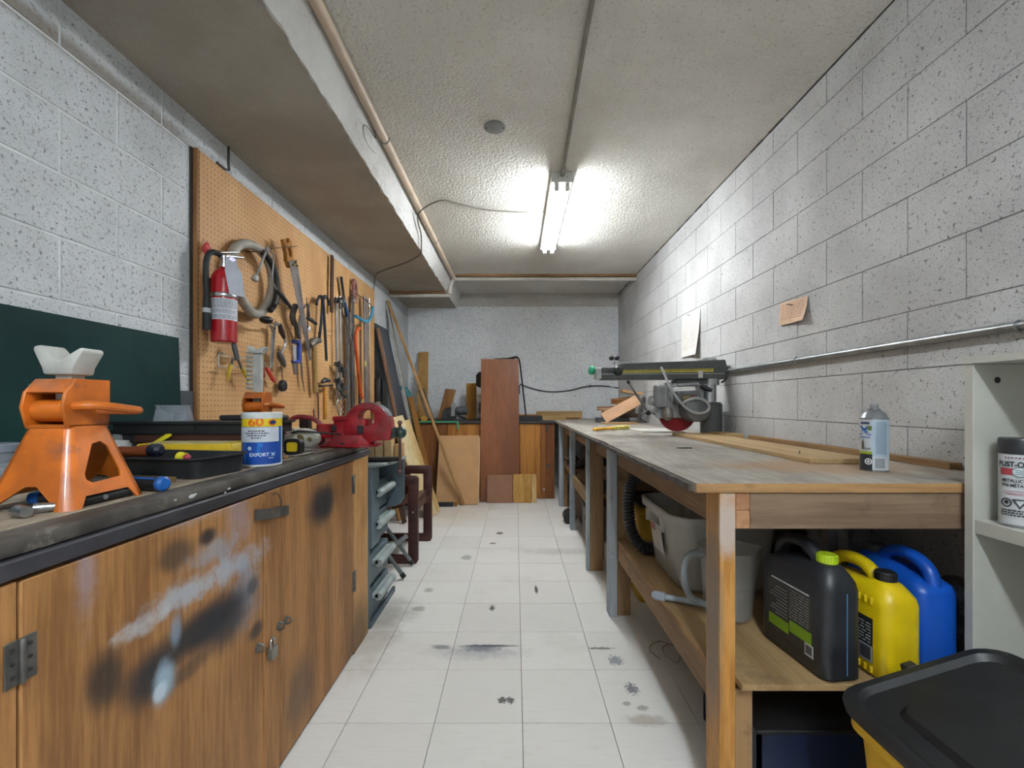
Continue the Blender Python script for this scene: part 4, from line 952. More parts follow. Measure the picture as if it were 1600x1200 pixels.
# black tool box and what lies on it
t = thing('tool_box', 'long black plastic tool box standing behind the paint tray', 'tool box', (-1.12, 1.65, ZL))
MB().loft([ring(.47, .15, .012, ZL, -1.11, 1.59), ring(.49, .16, .012, ZL+.085, -1.11, 1.59)]).build('box', M_BLACK_D, t)
lid = MB().loft([ring(.53, .18, .014, ZL+.086, -1.11, 1.59), ring(.53, .18, .014, ZL+.118, -1.11, 1.59), ring(.55, .195, .014, ZL+.120, -1.11, 1.59), ring(.55, .195, .014, ZL+.128, -1.11, 1.59)]).build('tray_lid', M_BLACK, t)
MB().box(-1.105, -1.085, 1.495, 1.501, ZL+.10, ZL+.116).build('latch', M_BLACK, t); MB().box(-1.37, -1.345, 1.502, 1.52, ZL+.0, ZL+.086).build('corner_post', M_GREYP, t)
MB().box(-1.30, -.90, 1.506, 1.512, ZL+.058, ZL+.083).build('front_slot', plain('dark_brown', '#4a2a22', .5), t)
zt = ZL+.128; q = Vector((-1.215, 1.57, zt)); t = thing('clear_case', 'small clear plastic case standing on the black tool box', 'case', q)
Mx = Matrix.Translation(q) @ Matrix.Rotation(.25, 4, 'Z')
mb = MB().loft([[Mx @ Vector((x, y, z)) for x, y in rrect(w, .055, .004, 2)] for w, z in ((.105, .0), (.085, .052))], cap1=False); mb.build('shell', M_CLEAR, t)
MB().box(-.045, .045, -.03, .03, .052, .056, M=Mx).build('lid', M_CLEAR, t, bevel=.001)
MB().box(-.03, .03, -.018, .018, .002, .004, M=Mx).build('divider', M_GREYP, t)
tag(MB().box(-1.09, -.86, 1.62, 1.68, zt+.0005, zt+.019).build('black_pad', M_BLACK_D, o=(-1.0, 1.70, zt), bevel=.005), 'flat black ribbed block lying on the tool box', 'block')
# yellow case
q = Vector((-.985, 1.40, ZL)); t = thing('yellow_case', 'flat yellow case with a worn paper label behind the paint tray', 'case', q)
MB().loft([ring(.30, .13, .01, ZL, -1.015, 1.41), ring(.31, .14, .01, ZL+.045, -1.015, 1.41), ring(.29, .12, .01, ZL+.066, -1.015, 1.41)]).build('shell', plain('case_yellow', '#cfae1c', .45, var=.1, dirt='#7a6420', dirt_lo=.64), t)
MB().box(-1.14, -.91, 1.36, 1.46, ZL+.066, ZL+.0672).build('label', plain('old_label', '#b5aa7c', .7, var=.15, dirt='#77683c'), t)
t = thing('yellow_scraper', 'yellow-handled scraper leaning at the back of the tray', 'scraper', (-1.12, 1.33, ZL))
MB().bar((-1.20, 1.385, ZL+.02), (-1.175, 1.50, ZL+.085), .022, .008).build('handle', plain('yellow_p', '#d8cf2a', .4), t, bevel=.002)
# red bow-handled tool carrier, cream circular saw, tape measure, cable
t = thing('red_carrier', 'low red metal tool carrier with an arched handle beside the vise', 'tool carrier', (-.93, 1.98, ZL))
MB().box(-1.06, -.86, 1.99, 2.09, ZL, ZL+.055).build('tray', plain('dusty_red', '#7e2a2e', .5, var=.2, dirt='#a08880', dirt_lo=.6), t, bevel=.004)
MB().tube(spline([(-1.045, 2.0, ZL+.05), (-1.03, 2.0, ZL+.10), (-.99, 2.0, ZL+.128), (-.92, 2.0, ZL+.122), (-.88, 2.0, ZL+.09), (-.87, 2.0, ZL+.05)], 6), .011, 10).build('handle', plain('dusty_red', '#7e2a2e', .5), t)
tag(MB().box(-1.03, -.985, 2.10, 2.14, ZL+.0003, ZL+.125).build('black_block', M_BLACK, o=(-1.0, 2.12, ZL), bevel=.003), 'small black box standing behind the red carrier', 'box')
q = Vector((-.875, 1.795, ZL)); t = thing('cream_sander', 'cream-coloured disc power tool lying on the worktop by the vise', 'power tool', q)
M_CREAM = plain('cream_plastic', '#a9a79c', .45, var=.12, dirt='#6b5a3a', dirt_lo=.64)
MB().lathe([(.072, 0), (.074, .004), (.055, .008), (.03, .010)], q+Vector((0, .0, 0)), 28).build('disc', M_STEEL, t)
MB().sph(q+Vector((.0, .03, .045)), .062, 18, 0, (1.15, .8, .7)).build('housing', M_CREAM, t)
MB().sph(q+Vector((-.03, -.02, .038)), .04, 16, 0, (1, .8, .8)).build('gear_case', M_CREAM, t)
MB().plate(circ(0, 0, .016, 14), .003, q+Vector((.012, -.026, .05)), (1, 0, 0), (0, 0, 1)).plate(circ(0, 0, .009, 12), .003, q+Vector((.045, -.014, .046)), (1, 0, 0), (0, 0, 1)).build('badge', plain('badge_tan', '#8a7a4a', .4, .3), t)
MB().bar(q+Vector((-.07, .05, .07)), q+Vector((-.02, .02, .085)), .03, .01).build('switch', plain('white_p', '#c9c9c5', .5), t, bevel=.002)
MB().cyl(q+Vector((.01, -.04, .012)), q+Vector((.01, -.03, .034)), .009, n=10).build('knob', M_DSTEEL, t)
MB().tube(spline([q+Vector((-.06, .02, .06)), q+Vector((.0, -.02, .078)), q+Vector((.09, .0, .07)), q+Vector((.14, .06, .06))], 6), .004, 8).build('cord', M_BLACK, t)
q = Vector((-.822, 1.64, ZL)); t = thing('tape_measure', 'yellow and black tape measure behind the tobacco tub', 'tape measure', q)
MB().plate(rrect(.062, .058, .016), .032, q+Vector((0, .016, .0295)), (1, 0, 0), (0, 0, 1)).build('case', M_BLACK, t, bevel=.004)
MB().plate(rrect(.04, .034, .008), .001, q+Vector((.0, -.0165, .03)), (1, 0, 0), (0, 0, 1)).build('yellow_face', plain('tape_yellow', '#d1b21e', .4), t)
tag(MB().bar((-.815, 1.57, ZL+.004), (-.79, 1.52, ZL+.004), .014, .007).build('wood_shim', wood('shim', '#b98a5c', '#96693e', 'Y'), o=(-.85, 1.57, ZL)), 'tiny tan wood shim on the worktop behind the tub', 'wood')
tag(MB().tube(spline([(-.84, 1.50, ZL+.0045), (-.80, 1.54, ZL+.0045), (-.775, 1.60, ZL+.0045), (-.77, 1.68, ZL+.0045), (-.80, 1.74, ZL+.0045)], 6), .004, 8).build('extension_cord', M_CABLE, o=(-.8, 1.6, ZL)), 'grey cord lying on the worktop between the tub and the vise', 'cord')

# ---- vise on the worktop corner
M_VISE = plain('vise_red', '#8c101a', .35, var=.25, nscale=14, dirt='#4f3f41', dirt_lo=.57, coat=.2)
M_VGREEN = plain('dark_green_ball', '#1f3a36', .3, var=.15, coat=.3)
yv = 1.95; vz = thing('bench_vise', 'big red bench vise bolted to the end of the left worktop', 'vise', (-.70, yv, ZL))
MB().plate([(-.835, -.07), (-.66, -.075), (-.60, -.04), (-.60, .05), (-.66, .075), (-.835, .07)], .0135, (0, yv, ZL+.0006), (1, 0, 0), (0, 1, 0)).build('base_plate', M_VISE, vz, bevel=.004)
MB().loft([[Vector((x, y, z)) for x, y in rrect(w, d, .015, 3, cx_, yv)] for w, d, z, cx_ in ((.20, .12, ZL+.014, -.72), (.15, .10, ZL+.04, -.72), (.145, .095, ZL+.10, -.716), (.145, .095, ZL+.122, -.716))]).build('body', M_VISE, vz)
MB().box(-.865, -.80, yv-.036, yv+.036, ZL+.040, ZL+.100).build('slide', M_VISE, vz, bevel=.004)
MB().box(-.788, -.72, yv-.052, yv+.052, ZL+.115, ZL+.134).build('rear_jaw', M_VISE, vz, bevel=.003)
arch = [(-.74, .975)]+[(-.640+.100*math.cos(a), 1.008+.100*math.sin(a)) for a in [PI-PI*k/16 for k in range(17)]]+[(-.537, .98), (-.545, .945), (-.60, .944), (-.66, .93), (-.74, .94)]
mj = MB().plate(list(reversed(arch)), .075, (0, yv+.0375-.012, 0), (1, 0, 0), (0, 0, 1), holes=[circ(-.643, 1.042, .037, 20)]).build('moving_jaw', M_VISE, vz, bevel=.008, seg=2)
MB().plate([(-.640+.101*math.cos(a), 1.009+.101*math.sin(a)) for a in [1.9-1.5*k/8 for k in range(9)]]+[(-.640+.085*math.cos(a), 1.009+.085*math.sin(a)) for a in [.4+1.5*k/8 for k in range(9)]], -.06, (0, yv-.042, 0), (1, 0, 0), (0, 0, 1)).build('jaw_plate', M_GREYBAR, vz, bevel=.002)
MB().box(-.79, -.77, yv-.055, yv-.047, ZL+.07, ZL+.095).box(-.68, -.655, yv-.057, yv-.047, ZL+.06, ZL+.095).build('worn_patch', M_DSTEEL, vz, bevel=.003)
MB().cyl((-.83, yv-.05, ZL+.0135), (-.83, yv-.05, ZL+.022), .009, n=6).cyl((-.74, yv-.062, ZL+.0135), (-.74, yv-.062, ZL+.022), .009, n=6).build('bolt', M_DSTEEL, vz)
zs = .976
MB().cyl((-.553, yv, zs), (-.525, yv, zs), .026, .024, n=18).build('screw_collar', M_VGREEN, vz); MB().sph((-.508, yv, zs), .027, 18).build('screw_ball', M_VGREEN, vz)
mb = MB().cyl((-.508, yv-.012, zs+.045), (-.506, yv-.012, .81), .0065, n=10); mb.build('handle_bar', plain('rust_bar', '#5a4640', .45, .5, var=.2), vz)
for z in (zs+.045, .805): MB().sph((-.507, yv-.012, z), .0105, 12).build('handle_knob', plain('rust_knob', '#6e4a48', .45, .3), vz)

# ================================================================ GREY DRAWER UNIT, STOOL, CHAIR BEYOND THE WORKTOP
M_UNIT = plain('blue_grey_paint', '#55646c', .5, var=.1, dirt='#7b8488', dirt_lo=.66)
M_UNITL = plain('pale_grey_lip', '#98a19f', .5, var=.1, dirt='#6c7472', dirt_lo=.64)
un = thing('drawer_unit', 'blue-grey drawer unit with pale pull lips beyond the left worktop', 'drawer unit', (-.95, 2.4, 0))
MB().box(-1.18, -.715, 2.152, 2.175, 0, .79).build('side_panel', M_UNIT, un, bevel=.002)
MB().box(-.715, -.700, 2.152, 2.27, .395, .79).build('front_stile', M_UNIT, un, bevel=.002)
MB().box(-1.18, -.80, 2.176, 2.62, 0, .775).build('carcass', M_UNIT, un)
MB().plate([(-.80, .79), (-.80, .52), (-.70, .52), (-.655, .535), (-.632, .57), (-.632, .79)], .02, (0, 2.52, 0), (1, 0, 0), (0, 0, 1)).build('side_wing', M_UNIT, un, bevel=.003)
MB().plate([(-1.18, 2.150), (-.70, 2.150), (-.66, 2.20), (-.625, 2.30), (-.625, 2.53), (-1.18, 2.53)], .016, (0, 0, .7905), (1, 0, 0), (0, 1, 0)).build('top', plain('unit_top', '#8a9496', .5), un, bevel=.004)
for k, z in enumerate((.60, .44, .25, .08)):
    dr = MB().box(-.80, -.722, 2.19, 2.50, z-.05, z+.095).build('drawer', M_UNIT, un, bevel=.004)
    sub('pull_lip', MB().tube([(-.69, 2.22, z+.052), (-.69, 2.48, z+.052)], .02, 14).box(-.722, -.69, 2.22, 2.48, z+.045, z+.068), M_UNITL, dr, bevel=.002)
MB().box(-.722, -.708, 2.165, 2.60, .0, .03).build('plinth', M_UNIT, un)
zu = .8065
for k in range(4):
    x = -.845+.047*k; h = .125+.004*(k % 2)
    tag(MB().box(x, x+.042, 2.36, 2.42, zu, zu+h).build('pine_block', wood('pine_block', '#cdb58c', '#b39462', 'Z'), o=(x+.02, 2.39, zu), bevel=.002),
        ('pale pine block on the drawer unit, first from the worktop', 'pale pine block on the drawer unit, second from the worktop', 'pale pine block on the drawer unit, third from the worktop', 'pale pine block on the drawer unit, farthest from the worktop')[k], 'wood block', 'pine blocks on the drawer unit')
t = thing('black_grip_bar', 'bar with black rubber grip lying on the drawer unit', 'bar', (-.66, 2.25, zu))
MB().tube([(-.775, 2.24, zu+.0125), (-.60, 2.27, zu+.0125)], .0125, 12).build('grip', M_RUBBER, t); MB().tube([(-.80, 2.236, zu+.0125), (-.775, 2.24, zu+.0125)], [.010, .0115], 12).build('collar', plain('rust_orange', '#8c4f36', .5), t)
t = thing('small_wood_box', 'little pale wooden box behind the vise handle', 'box', (-.68, 2.44, zu))
MB().box(-.66, -.628, 2.40, 2.50, zu, zu+.075).build('box', wood('box_pine', '#b48f62', '#96713f', 'Y'), t, bevel=.002)
# folding stool frame
M_TUBE = plain('grey_tube', '#7f8486', .4, .5, var=.15)
t = thing('folding_stool', 'folded grey tubular stool frame leaning beside the drawer unit', 'stool', (-.80, 2.9, 0))
for y in (2.75, 2.98):
    MB().tube([(-.94, y, .36), (-.70, y+.02, .018)], .013, 10).build('leg', M_TUBE, t)
    sub('foot_cap', MB().tube([(-.715, y+.019, .038), (-.698, y+.02, .014)], .016, 10), M_RUBBER, t)
MB().tube([(-.94, 2.78, .08), (-.725, 2.95, .22)], .016, 10).build('crossbar', M_TUBE, t)
MB().tube([(-.94, 2.75, .345), (-.94, 2.98, .345)], .012, 8).build('hinge_bar', M_TUBE, t)
# dark brown slatted armchair with square loop arms
M_CHAIR = wood('mahogany_stain', '#51302a', '#3c211d', 'X', .38)
M_CHAIRZ = wood('mahogany_stain', '#51302a', '#3c211d', 'Z', .38)
ch_ = thing('slatted_armchair', 'dark brown wooden armchair with square loop arms and slatted seat', 'chair', (-.98, 3.3, 0))
def loop(y0, y1):
    out = [(-1.28, 0), (-.685, 0), (-.672, .02), (-.672, .59), (-.69, .605), (-1.27, .605), (-1.28, .59)]
    inn = [(-1.225, .058), (-.74, .058), (-.74, .54), (-1.225, .54)]
    return MB().plate(out, -(y1-y0), (0, y0, 0), (1, 0, 0), (0, 0, 1), holes=[inn])
for y0 in (3.035, 3.535):
    al = loop(y0, y0+.04).build('arm_loop', M_CHAIR, ch_, bevel=.006, seg=2)
    sub('bolt', MB().cyl((-.705, y0-.002, .355), (-.705, y0+.002, .355), .008, n=10), M_STEEL, al)
MB().box(-.73, -.70, 3.075, 3.535, .33, .40).build('front_rail', M_CHAIR, ch_, bevel=.003); MB().box(-1.26, -1.23, 3.075, 3.535, .25, .31).build('rear_rail', M_CHAIR, ch_, bevel=.003)
for k in range(6):
    x = -.70-.092*k; z = .405-.022*k
    MB().box(-.04, .04, 3.077, 3.533, -.009, .009, M=Matrix.Translation((x-.035, 0, z)) @ Matrix.Rotation(-.235, 4, 'Y')).build('seat_slat', wood('mahogany_stain', '#51302a', '#3c211d', 'Y', .38), ch_, bevel=.003)
for k in range(5):
    z = .40+.085*k; x = -1.235-.03*k
    MB().box(x-.012, x+.012, 3.077, 3.533, z, z+.07).build('back_slat', wood('mahogany_stain', '#51302a', '#3c211d', 'Y', .38), ch_, bevel=.003)
for y in (3.09, 3.50): MB().bar((-1.245, y, .30), (-1.385, y, .82), .03, .022, (1, 0, 0)).build('back_post', M_CHAIRZ, ch_, bevel=.002)
# ================================================================ BACK CABINET AND WHAT LEANS ON IT
YC = 5.108
M_OAK = wood('golden_oak', '#b27a3a', '#8d5824', 'Z', .5, contrast=1.4)
M_OAKD = wood('brown_oak', '#8d5a2e', '#6c4020', 'Z', .5)
bc = thing('back_cabinet', 'oak-fronted base cabinet along the back wall', 'cabinet', (-.5, 5.5, 0))
MB().box(XL+.003, .452, YC+.02, YB-.01, 0, .872).build('carcass', M_CARC, bc, smooth=False)
for k, (xa, xb, mt) in enumerate(((XL+.01, -1.16, M_OAKD), (-1.158, -.79, M_OAKD), (-.788, -.40, M_OAK), (-.398, .045, M_OAK), (.047, .29, M_OAK), (.292, .352, M_OAKD), (.354, .452, M_OAKD))):
    MB().box(xa+.001, xb-.001, YC, YC+.019, .004, .868).build('front_board', mt, bc, bevel=.0015)
MB().lathe([(.022, 0), (.022, .004), (.012, .006), (.0, .006)], (.368, YC, .385), 16, axis=(0, -1, 0)).build('lock_disc', plain('lock_grey', '#5d5a58', .5, .5), bc)
MB().box(.352, .380, YC-.004, YC, .78, .85).build('catch', M_DSTEEL, bc, bevel=.001)
MB().lathe([(.009, 0), (.009, .004)], (.33, YC, .11), 10, axis=(0, -1, 0)).build('paint_dab', plain('white_paint', '#c9ccd0', .5), bc)
M_DTOP = plain('dark_top', '#34312f', .6, var=.25, nscale=6, dirt='#5d564d', dirt_lo=.6)
wb_ = thing('back_worktop', 'dark worktop along the back wall with green tape on its edge', 'worktop', (-.5, 5.5, .873))
MB().box(XL+.003, .462, YC-.022, YB-.001, .873, ZB-.002).build('slab', M_DTOP, wb_, bevel=.002)
M_TAPE = plain('green_tape', '#3d9468', .5, var=.1)
MB().box(-1.19, -.66, YC-.0232, YC+.04, .884, ZB-.0014).box(-.675, -.655, YC-.024, YC-.0215, .80, ZB-.002).build('tape', M_TAPE, wb_)
ZW = ZB-.0015
def plank(name, label, p0, p1, w, th, mat, face=(0, -1, 0), group=None, cat='board', bevel=.0015):
    """board from p0 (foot centre) to p1 (head centre), th thick towards face"""
    m = MB().bar(p0, p1, w, th, face)
    return tag(m.build(name, mat, o=p0, bevel=bevel), label, cat, group)
M_PINE = wood('pine', '#c9ac7a', '#ab8a56', 'Z', .55); M_TAN = wood('tan_ply', '#a9793f', '#875a2a', 'Z', .55); M_PALE = wood('pale_board', '#d0bd94', '#b9a274', 'Z', .55)
M_MDF = plain('mdf', '#b48a5e', .7, var=.06, nscale=5)
plank('tall_red_board', 'tall red-brown stained board leaning against the back cabinet', (-.175, 4.942, .004), (-.183, 5.176, 1.622), .44, .019, wood('mahogany_board', '#845030', '#6c3e22', 'Z', .38, .5), group=None)
plank('mdf_panel', 'beige hardboard panel leaning on the back cabinet left of the red board', (-.64, 4.80, .003), (-.645, 5.066, .735), .455, .006, M_MDF)
plank('mdf_panel', 'second beige hardboard sheet mostly hidden behind the front one', (-.63, 4.86, .003), (-.63, 5.075, .72), .455, .006, plain('mdf_light', '#c4a27a', .7, var=.05))
plank('hardboard_square', 'small square pinkish-brown panel standing at the foot of the red board', (-.175, 4.895, .001), (-.175, 4.943, .305), .285, .012, plain('pink_brown', '#8b6149', .6, var=.06))
plank('oak_offcut', 'square yellow oak offcut standing beside the small brown panel', (.075, 4.90, .001), (.075, 4.957, .31), .205, .014, wood('yellow_oak', '#bd9450', '#9b7030', 'Z', .5))
plank('pine_batten', 'narrow pale batten standing right of the yellow oak offcut', (.208, 4.90, .001), (.208, 4.957, .31), .052, .014, M_PINE)
tag(MB().box(-.86, -.665, 4.71, 4.75, .0005, .045).build('black_timber', M_BLACK_D, o=(-.76, 4.82, 0), bevel=.002), 'short black timber lying on the floor by the leaning stick', 'wood')
tag(MB().box(-.655, -.625, 4.72, 4.74, .0005, .05).build('wood_wedge', M_TAN, o=(-.64, 4.78, 0), bevel=.002), 'small wood wedge on the floor at the foot of the hardboard', 'wood')
tag(MB().box(-.98, -.925, 4.80, 4.86, .001, .2).build('grey_offcut', M_GREYP, o=(-.8, 4.9, 0), bevel=.004), 'grey plastic offcut on the floor behind the armchair', 'offcut')
# long stick and boards leaning on the left wall
plank('long_stick', 'long thin wooden stick leaning across the back left corner', (-.56, 4.772, .01), (-1.432, 4.955, 2.255), .042, .018, wood('stick', '#b58d5e', '#8f6a3e', 'Z'), face=(1, -.2, 0), cat='stick')
plank('black_board', 'dark grey melamine board leaning on the left wall beyond the pegboard', (-1.02, 4.695, .008), (-1.432, 4.695, 1.92), .45, .018, plain('slate_board', '#3a3f47', .5, var=.08), face=(1, 0, .2))
plank('edge_board', 'narrow tan-edged board leaning against the front of the dark board', (-1.0, 4.43, .006), (-1.385, 4.45, 1.86), .022, .03, wood('edge_ply', '#8d6e58', '#6e5140', 'Z'), face=(1, 0, .2))
plank('white_board', 'long whitish board leaning on the left wall beside the dark board', (-1.02, 4.975, .006), (-1.44, 4.975, 2.20), .09, .018, plain('whitish', '#a9a79f', .6, var=.1), face=(1, 0, .2))
plank('pale_pine_board', 'pale new pine board leaning behind the armchair', (-.82, 4.30, .006), (-1.165, 4.32, .975), .16, .02, M_PALE, face=(1, -.6, .3))
plank('pine_back_board', 'second pine board leaning behind the pale one', (-.80, 4.42, .006), (-1.12, 4.44, .93), .14, .018, M_PINE, face=(1, -.6, .3))
plank('tan_board', 'tan board leaning low against the wall behind the vise', (-1.08, 4.18, .006), (-1.32, 4.20, 1.02), .10, .02, M_TAN, face=(1, -.4, .2))
plank('brown_lath', 'dark brown lath leaning low behind the vise', (-1.02, 4.06, .006), (-1.26, 4.1, .93), .05, .02, M_DWOOD, face=(1, -.4, .2))
plank('tan_lath', 'tan lath leaning between the dark board and the teal drill', (-.93, 5.03, .006), (-1.20, 5.03, 1.18), .08, .018, M_TAN, face=(1, -.6, .2))
plank('rough_stake', 'rough grey stake leaning behind the tan board', (-1.10, 4.30, .006), (-1.36, 4.34, 1.12), .06, .03, wood('grey_wood', '#7e6d58', '#5e4f3e', 'Z'), face=(1, -.4, .2))
# dark clutter hanging between pegboard and boards
t = thing('black_tool_bag', 'black tool bag hanging in the dark gap right of the pegboard', 'bag', (-1.34, 4.5, 1.05))
mb = MB().loft([[Vector((-1.40+x, 4.50+y, z)) for x, y in rrect(.075, w, .03, 3)] for w, z in ((.05, 1.05), (.085, 1.10), (.09, 1.30), (.05, 1.36))]); mb.build('pouch', M_BLACK, t)
MB().tube(spline([(-1.40, 4.48, 1.35), (-1.415, 4.49, 1.5), (-1.40, 4.52, 1.35)], 6), .006, 6).build('strap', M_RUBBER, t)

# things on the back worktop
plank('upright_board', 'tan board standing upright in the back left corner', (-1.19, 5.62, ZW+.006), (-1.24, YB-.03, 1.79), .135, .02, wood('tan_up', '#b98f58', '#99713c', 'Z'))
t = thing('teal_drill', 'teal power tool standing on its end on the back worktop', 'power tool', (-1.23, 5.35, ZW))
M_TEAL = plain('teal_plastic', '#1f7f88', .4, var=.1)
a_, b_ = P(633, 607, 5.35), P(647, 648, 5.3)
MB().tube([a_+Vector((.0, 0, -.01)), a_+(b_-a_)*.2, a_+(b_-a_)*.6, b_], [.035, .042, .034, .04], 14).build('body', M_TEAL, t)
MB().bar(a_+Vector((-.06, 0, .01)), a_+Vector((.03, 0, -.01)), .05, .05).build('head', M_TEAL, t, bevel=.01); MB().tube([b_, Vector((b_.x+.005, b_.y, ZW))], [.03, .034], 12).build('base', M_BLACK, t)
plank('grey_post', 'dark grey weathered post standing beside the teal tool', (-1.02, 5.30, ZW+.018), (-1.16, 5.42, 1.27), .075, .05, wood('grey_wood', '#7e6d58', '#5e4f3e', 'Z'))
tag(MB().box(-1.10, -1.04, 5.14, 5.2, ZW, ZW+.05).build('orange_box', plain('orange_yellow', '#c48a2a', .5), o=(-1.07, 5.17, ZW), bevel=.003), 'tiny orange box on the back worktop edge', 'box')
mb = MB().plate([(-.975, .90), (-.845, .90), (-.74, 1.275), (-.875, 1.29)], -.018, (0, 5.50, ZW-.90), (1, 0, 0), (0, 0, 1)); tag(mb.build('slanted_offcut', wood('tan_slant', '#9c7043', '#7b5430', 'Z'), o=(-.9, 5.5, ZW), bevel=.0015), 'slanted brown plywood offcut standing behind the circular saw', 'board')
q = Vector((-.74, 5.33, ZW)); t = thing('circular_saw', 'grey circular saw standing on the back worktop', 'circular saw', q)
MB().box(-.92, -.60, 5.24, 5.40, ZW, ZW+.006).build('sole', M_DSTEEL, t, bevel=.001)
MB().plate([(-.80+.085*math.cos(a), ZW+.075+.085*math.sin(a)) for a in [PI*k/14-.1 for k in range(16)]]+[(-.88, ZW+.006), (-.72, ZW+.006)], .03, (0, 5.36, 0), (1, 0, 0), (0, 0, 1)).build('guard', M_DSTEEL, t, bevel=.003)
MB().plate([(-.775, ZW+.05), (-.725, ZW+.05), (-.722, ZW+.19), (-.735, ZW+.225), (-.76, ZW+.22), (-.772, ZW+.19)], .01, (0, 5.30, 0), (1, 0, 0), (0, 0, 1)).build('side_plate', M_GALV, t, bevel=.003)
MB().lathe([(.03, 0), (.05, .015), (.055, .06), (.052, .1), (.047, .105), (.052, .11), (.05, .135), (.03, .145)], (-.72, 5.30, ZW+.115), 20, axis=(1, .0, .05)).build('motor', plain('saw_grey', '#55585c', .4, .2), t)
MB().tube(spline([(-.70, 5.30, ZW+.06), (-.66, 5.30, ZW+.045), (-.60, 5.28, ZW+.02)], 5), .012, 8).build('handle', M_BLACK, t)
plank('ochre_board', 'ochre board standing on the back worktop left of the red board', (-.56, 5.60, ZW+.003), (-.57, 5.70, 1.36), .13, .03, wood('ochre', '#a8772c', '#835713', 'Z'))
t = thing('drill_press', 'small black and white drill press half hidden behind the red board', 'drill press', (-.39, 5.46, ZW))
MB().box(-.50, -.30, 5.40, 5.55, ZW, ZW+.02).build('base', M_DSTEEL, t, bevel=.004); MB().cyl((-.36, 5.5, ZW+.02), (-.36, 5.5, 1.4), .022, n=14).build('column', M_STEEL, t)
MB().loft([[Vector((-.40+x, 5.45+y, z)) for x, y in rrect(w, .13, .03, 3)] for w, z in ((.10, 1.30), (.17, 1.32), (.17, 1.45), (.10, 1.49))]).build('head', M_BLACK, t)
MB().box(-.475, -.36, 5.40, 5.48, 1.11, 1.22).build('motor_box', plain('white_p', '#c9c9c5', .5), t, bevel=.012, seg=2)
MB().tube([(-.43, 5.44, 1.11), (-.43, 5.44, .98)], .018, 12).build('spindle', M_DSTEEL, t)
# black tube frame right of the red board
t = thing('black_tube_frame', 'thin black tubular frame standing behind the red board', 'frame', (.08, 5.3, ZW))
for y in (5.27, 5.40): MB().tube(spline([(-.25, y, 1.633), (-.1, y, 1.64), (.0, y, 1.66), (.03, y, 1.648), (.05, y, 1.60), (.07, y, 1.45), (.125, y, .96), (.127, y, ZW+.056)], 6), .008, 8).build('side_tube', M_BLACK, t)
MB().tube([(.005, 5.27, 1.66), (.005, 5.40, 1.66)], .007, 8).tube([(.1, 5.27, 1.15), (.1, 5.40, 1.15)], .006, 8).build('cross_tube', M_BLACK, t)
MB().box(-.05, .32, 5.24, 5.44, ZW, ZW+.055).build('foot_box', M_BLACK_D, t, bevel=.004)
# boards lying flat at the back right
for k, (xa, xb, ya, yb, z0, z1, mt, lab) in enumerate((
    (-.02, .86, 5.80, 5.95, 0, .02, M_TAN, 'lowest long plank lying flat along the back wall'), (.34, .80, 5.62, 5.78, 0, .022, M_OAKD, 'brown plank lying flat at the corner of the back worktop'),
    (.30, .62, 5.42, 5.56, 0, .03, M_PINE, 'short pale plank lying on the back worktop'), (.10, .60, 5.46, 5.58, .0562, .072, M_TAN, 'thin tan plank lying on the black foot box'), (.28, .88, 5.81, 5.93, .0205, .10, M_PINE, 'thick pale plank on edge against the back wall'))):
    if lab.startswith('thin tan'): xa, xb, ya, yb = -.04, .31, 5.285, 5.385
    tag(MB().box(xa, xb, ya, yb, ZW+z0+.0003, ZW+z1).build('flat_plank', mt if mt is not M_PINE else wood('pineX', '#c0a070', '#a3824e', 'X'), o=((xa+xb)/2, (ya+yb)/2, ZW+z0), bevel=.001), lab, 'plank', 'planks on the back worktop')
# cable on the back wall
pts = [P(812, 600, YB-.012), P(835, 608, YB-.012), P(860, 612, YB-.012), P(890, 610, YB-.012), P(915, 604, YB-.012), P(940, 603, YB-.012), P(965, 606, YB-.012), P(985, 607, 5.7), P(1003, 603, 5.3)]
t = thing('wall_cable', 'black cable looping along the back wall to the radial arm saw', 'cable', P(890, 610, YB-.012))
MB().tube(spline(pts, 6), .008, 8).build('cable', plain('dark_cable', '#3d3d3f', .5), t)
MB().box(P(922, 603, YB).x-.005, P(922, 603, YB).x+.005, YB-.022, YB-.0005, P(922, 603, YB).z-.02, P(922, 603, YB).z+.02).build('clip', M_DSTEEL, t)
t2 = MB().box(-.02, .06, YB-.03, YB-.0005, 1.23, 1.35); tag(t2.build('outlet_box', M_DSTEEL, o=(.02, YB, 1.29), bevel=.003), 'dark outlet box on the back wall beside the red board', 'outlet')

# ================================================================ RIGHT WORKBENCH
XB0, YN = .465, 1.137
def topmat():
    a = NT('bench_top'); p = a.pos((1, .12, 1)); q = a.pos()
    f = a.ramp(a.math('ADD', a.math('MULTIPLY', a.noise(p, 8, 4, .6), .5), a.math('MULTIPLY', a.noise(p, 60, 5, .65), .5)), .35, .65)
    c = a.mix(f, C('#857d75'), C('#a9a39a'))
    c = a.mix(a.math('MULTIPLY', a.ramp(a.noise(q, 3.2, 6, .68), .5, .72), .75), c, C('#6a625a'))
    c = a.mix(a.math('MULTIPLY', a.ramp(a.noise(q, 5.1, 5, .6), .58, .75), .7), c, C('#a58560'))
    c = a.mix(a.ramp(a.noise(q, 55, 4, .7), .7, .74), c, C('#c8c5be'))
    c = a.mix(a.math('MULTIPLY', a.blot(q, (1.0, 1.45, ZB), (.3, .16, .1), .5, .4, 6), .6), c, C('#a37c52'))
    c = a.mix(a.math('MULTIPLY', a.blot(q, (.78, 2.2, ZB), (.12, .3, .1), .6, .4, 6), .5), c, C('#5d5852'))
    a.set('Base Color', c); a.set('Roughness', .7); a.set('Specular IOR Level', .25); a.bump(a.noise(p, 60, 4), .2, .002); return a.m
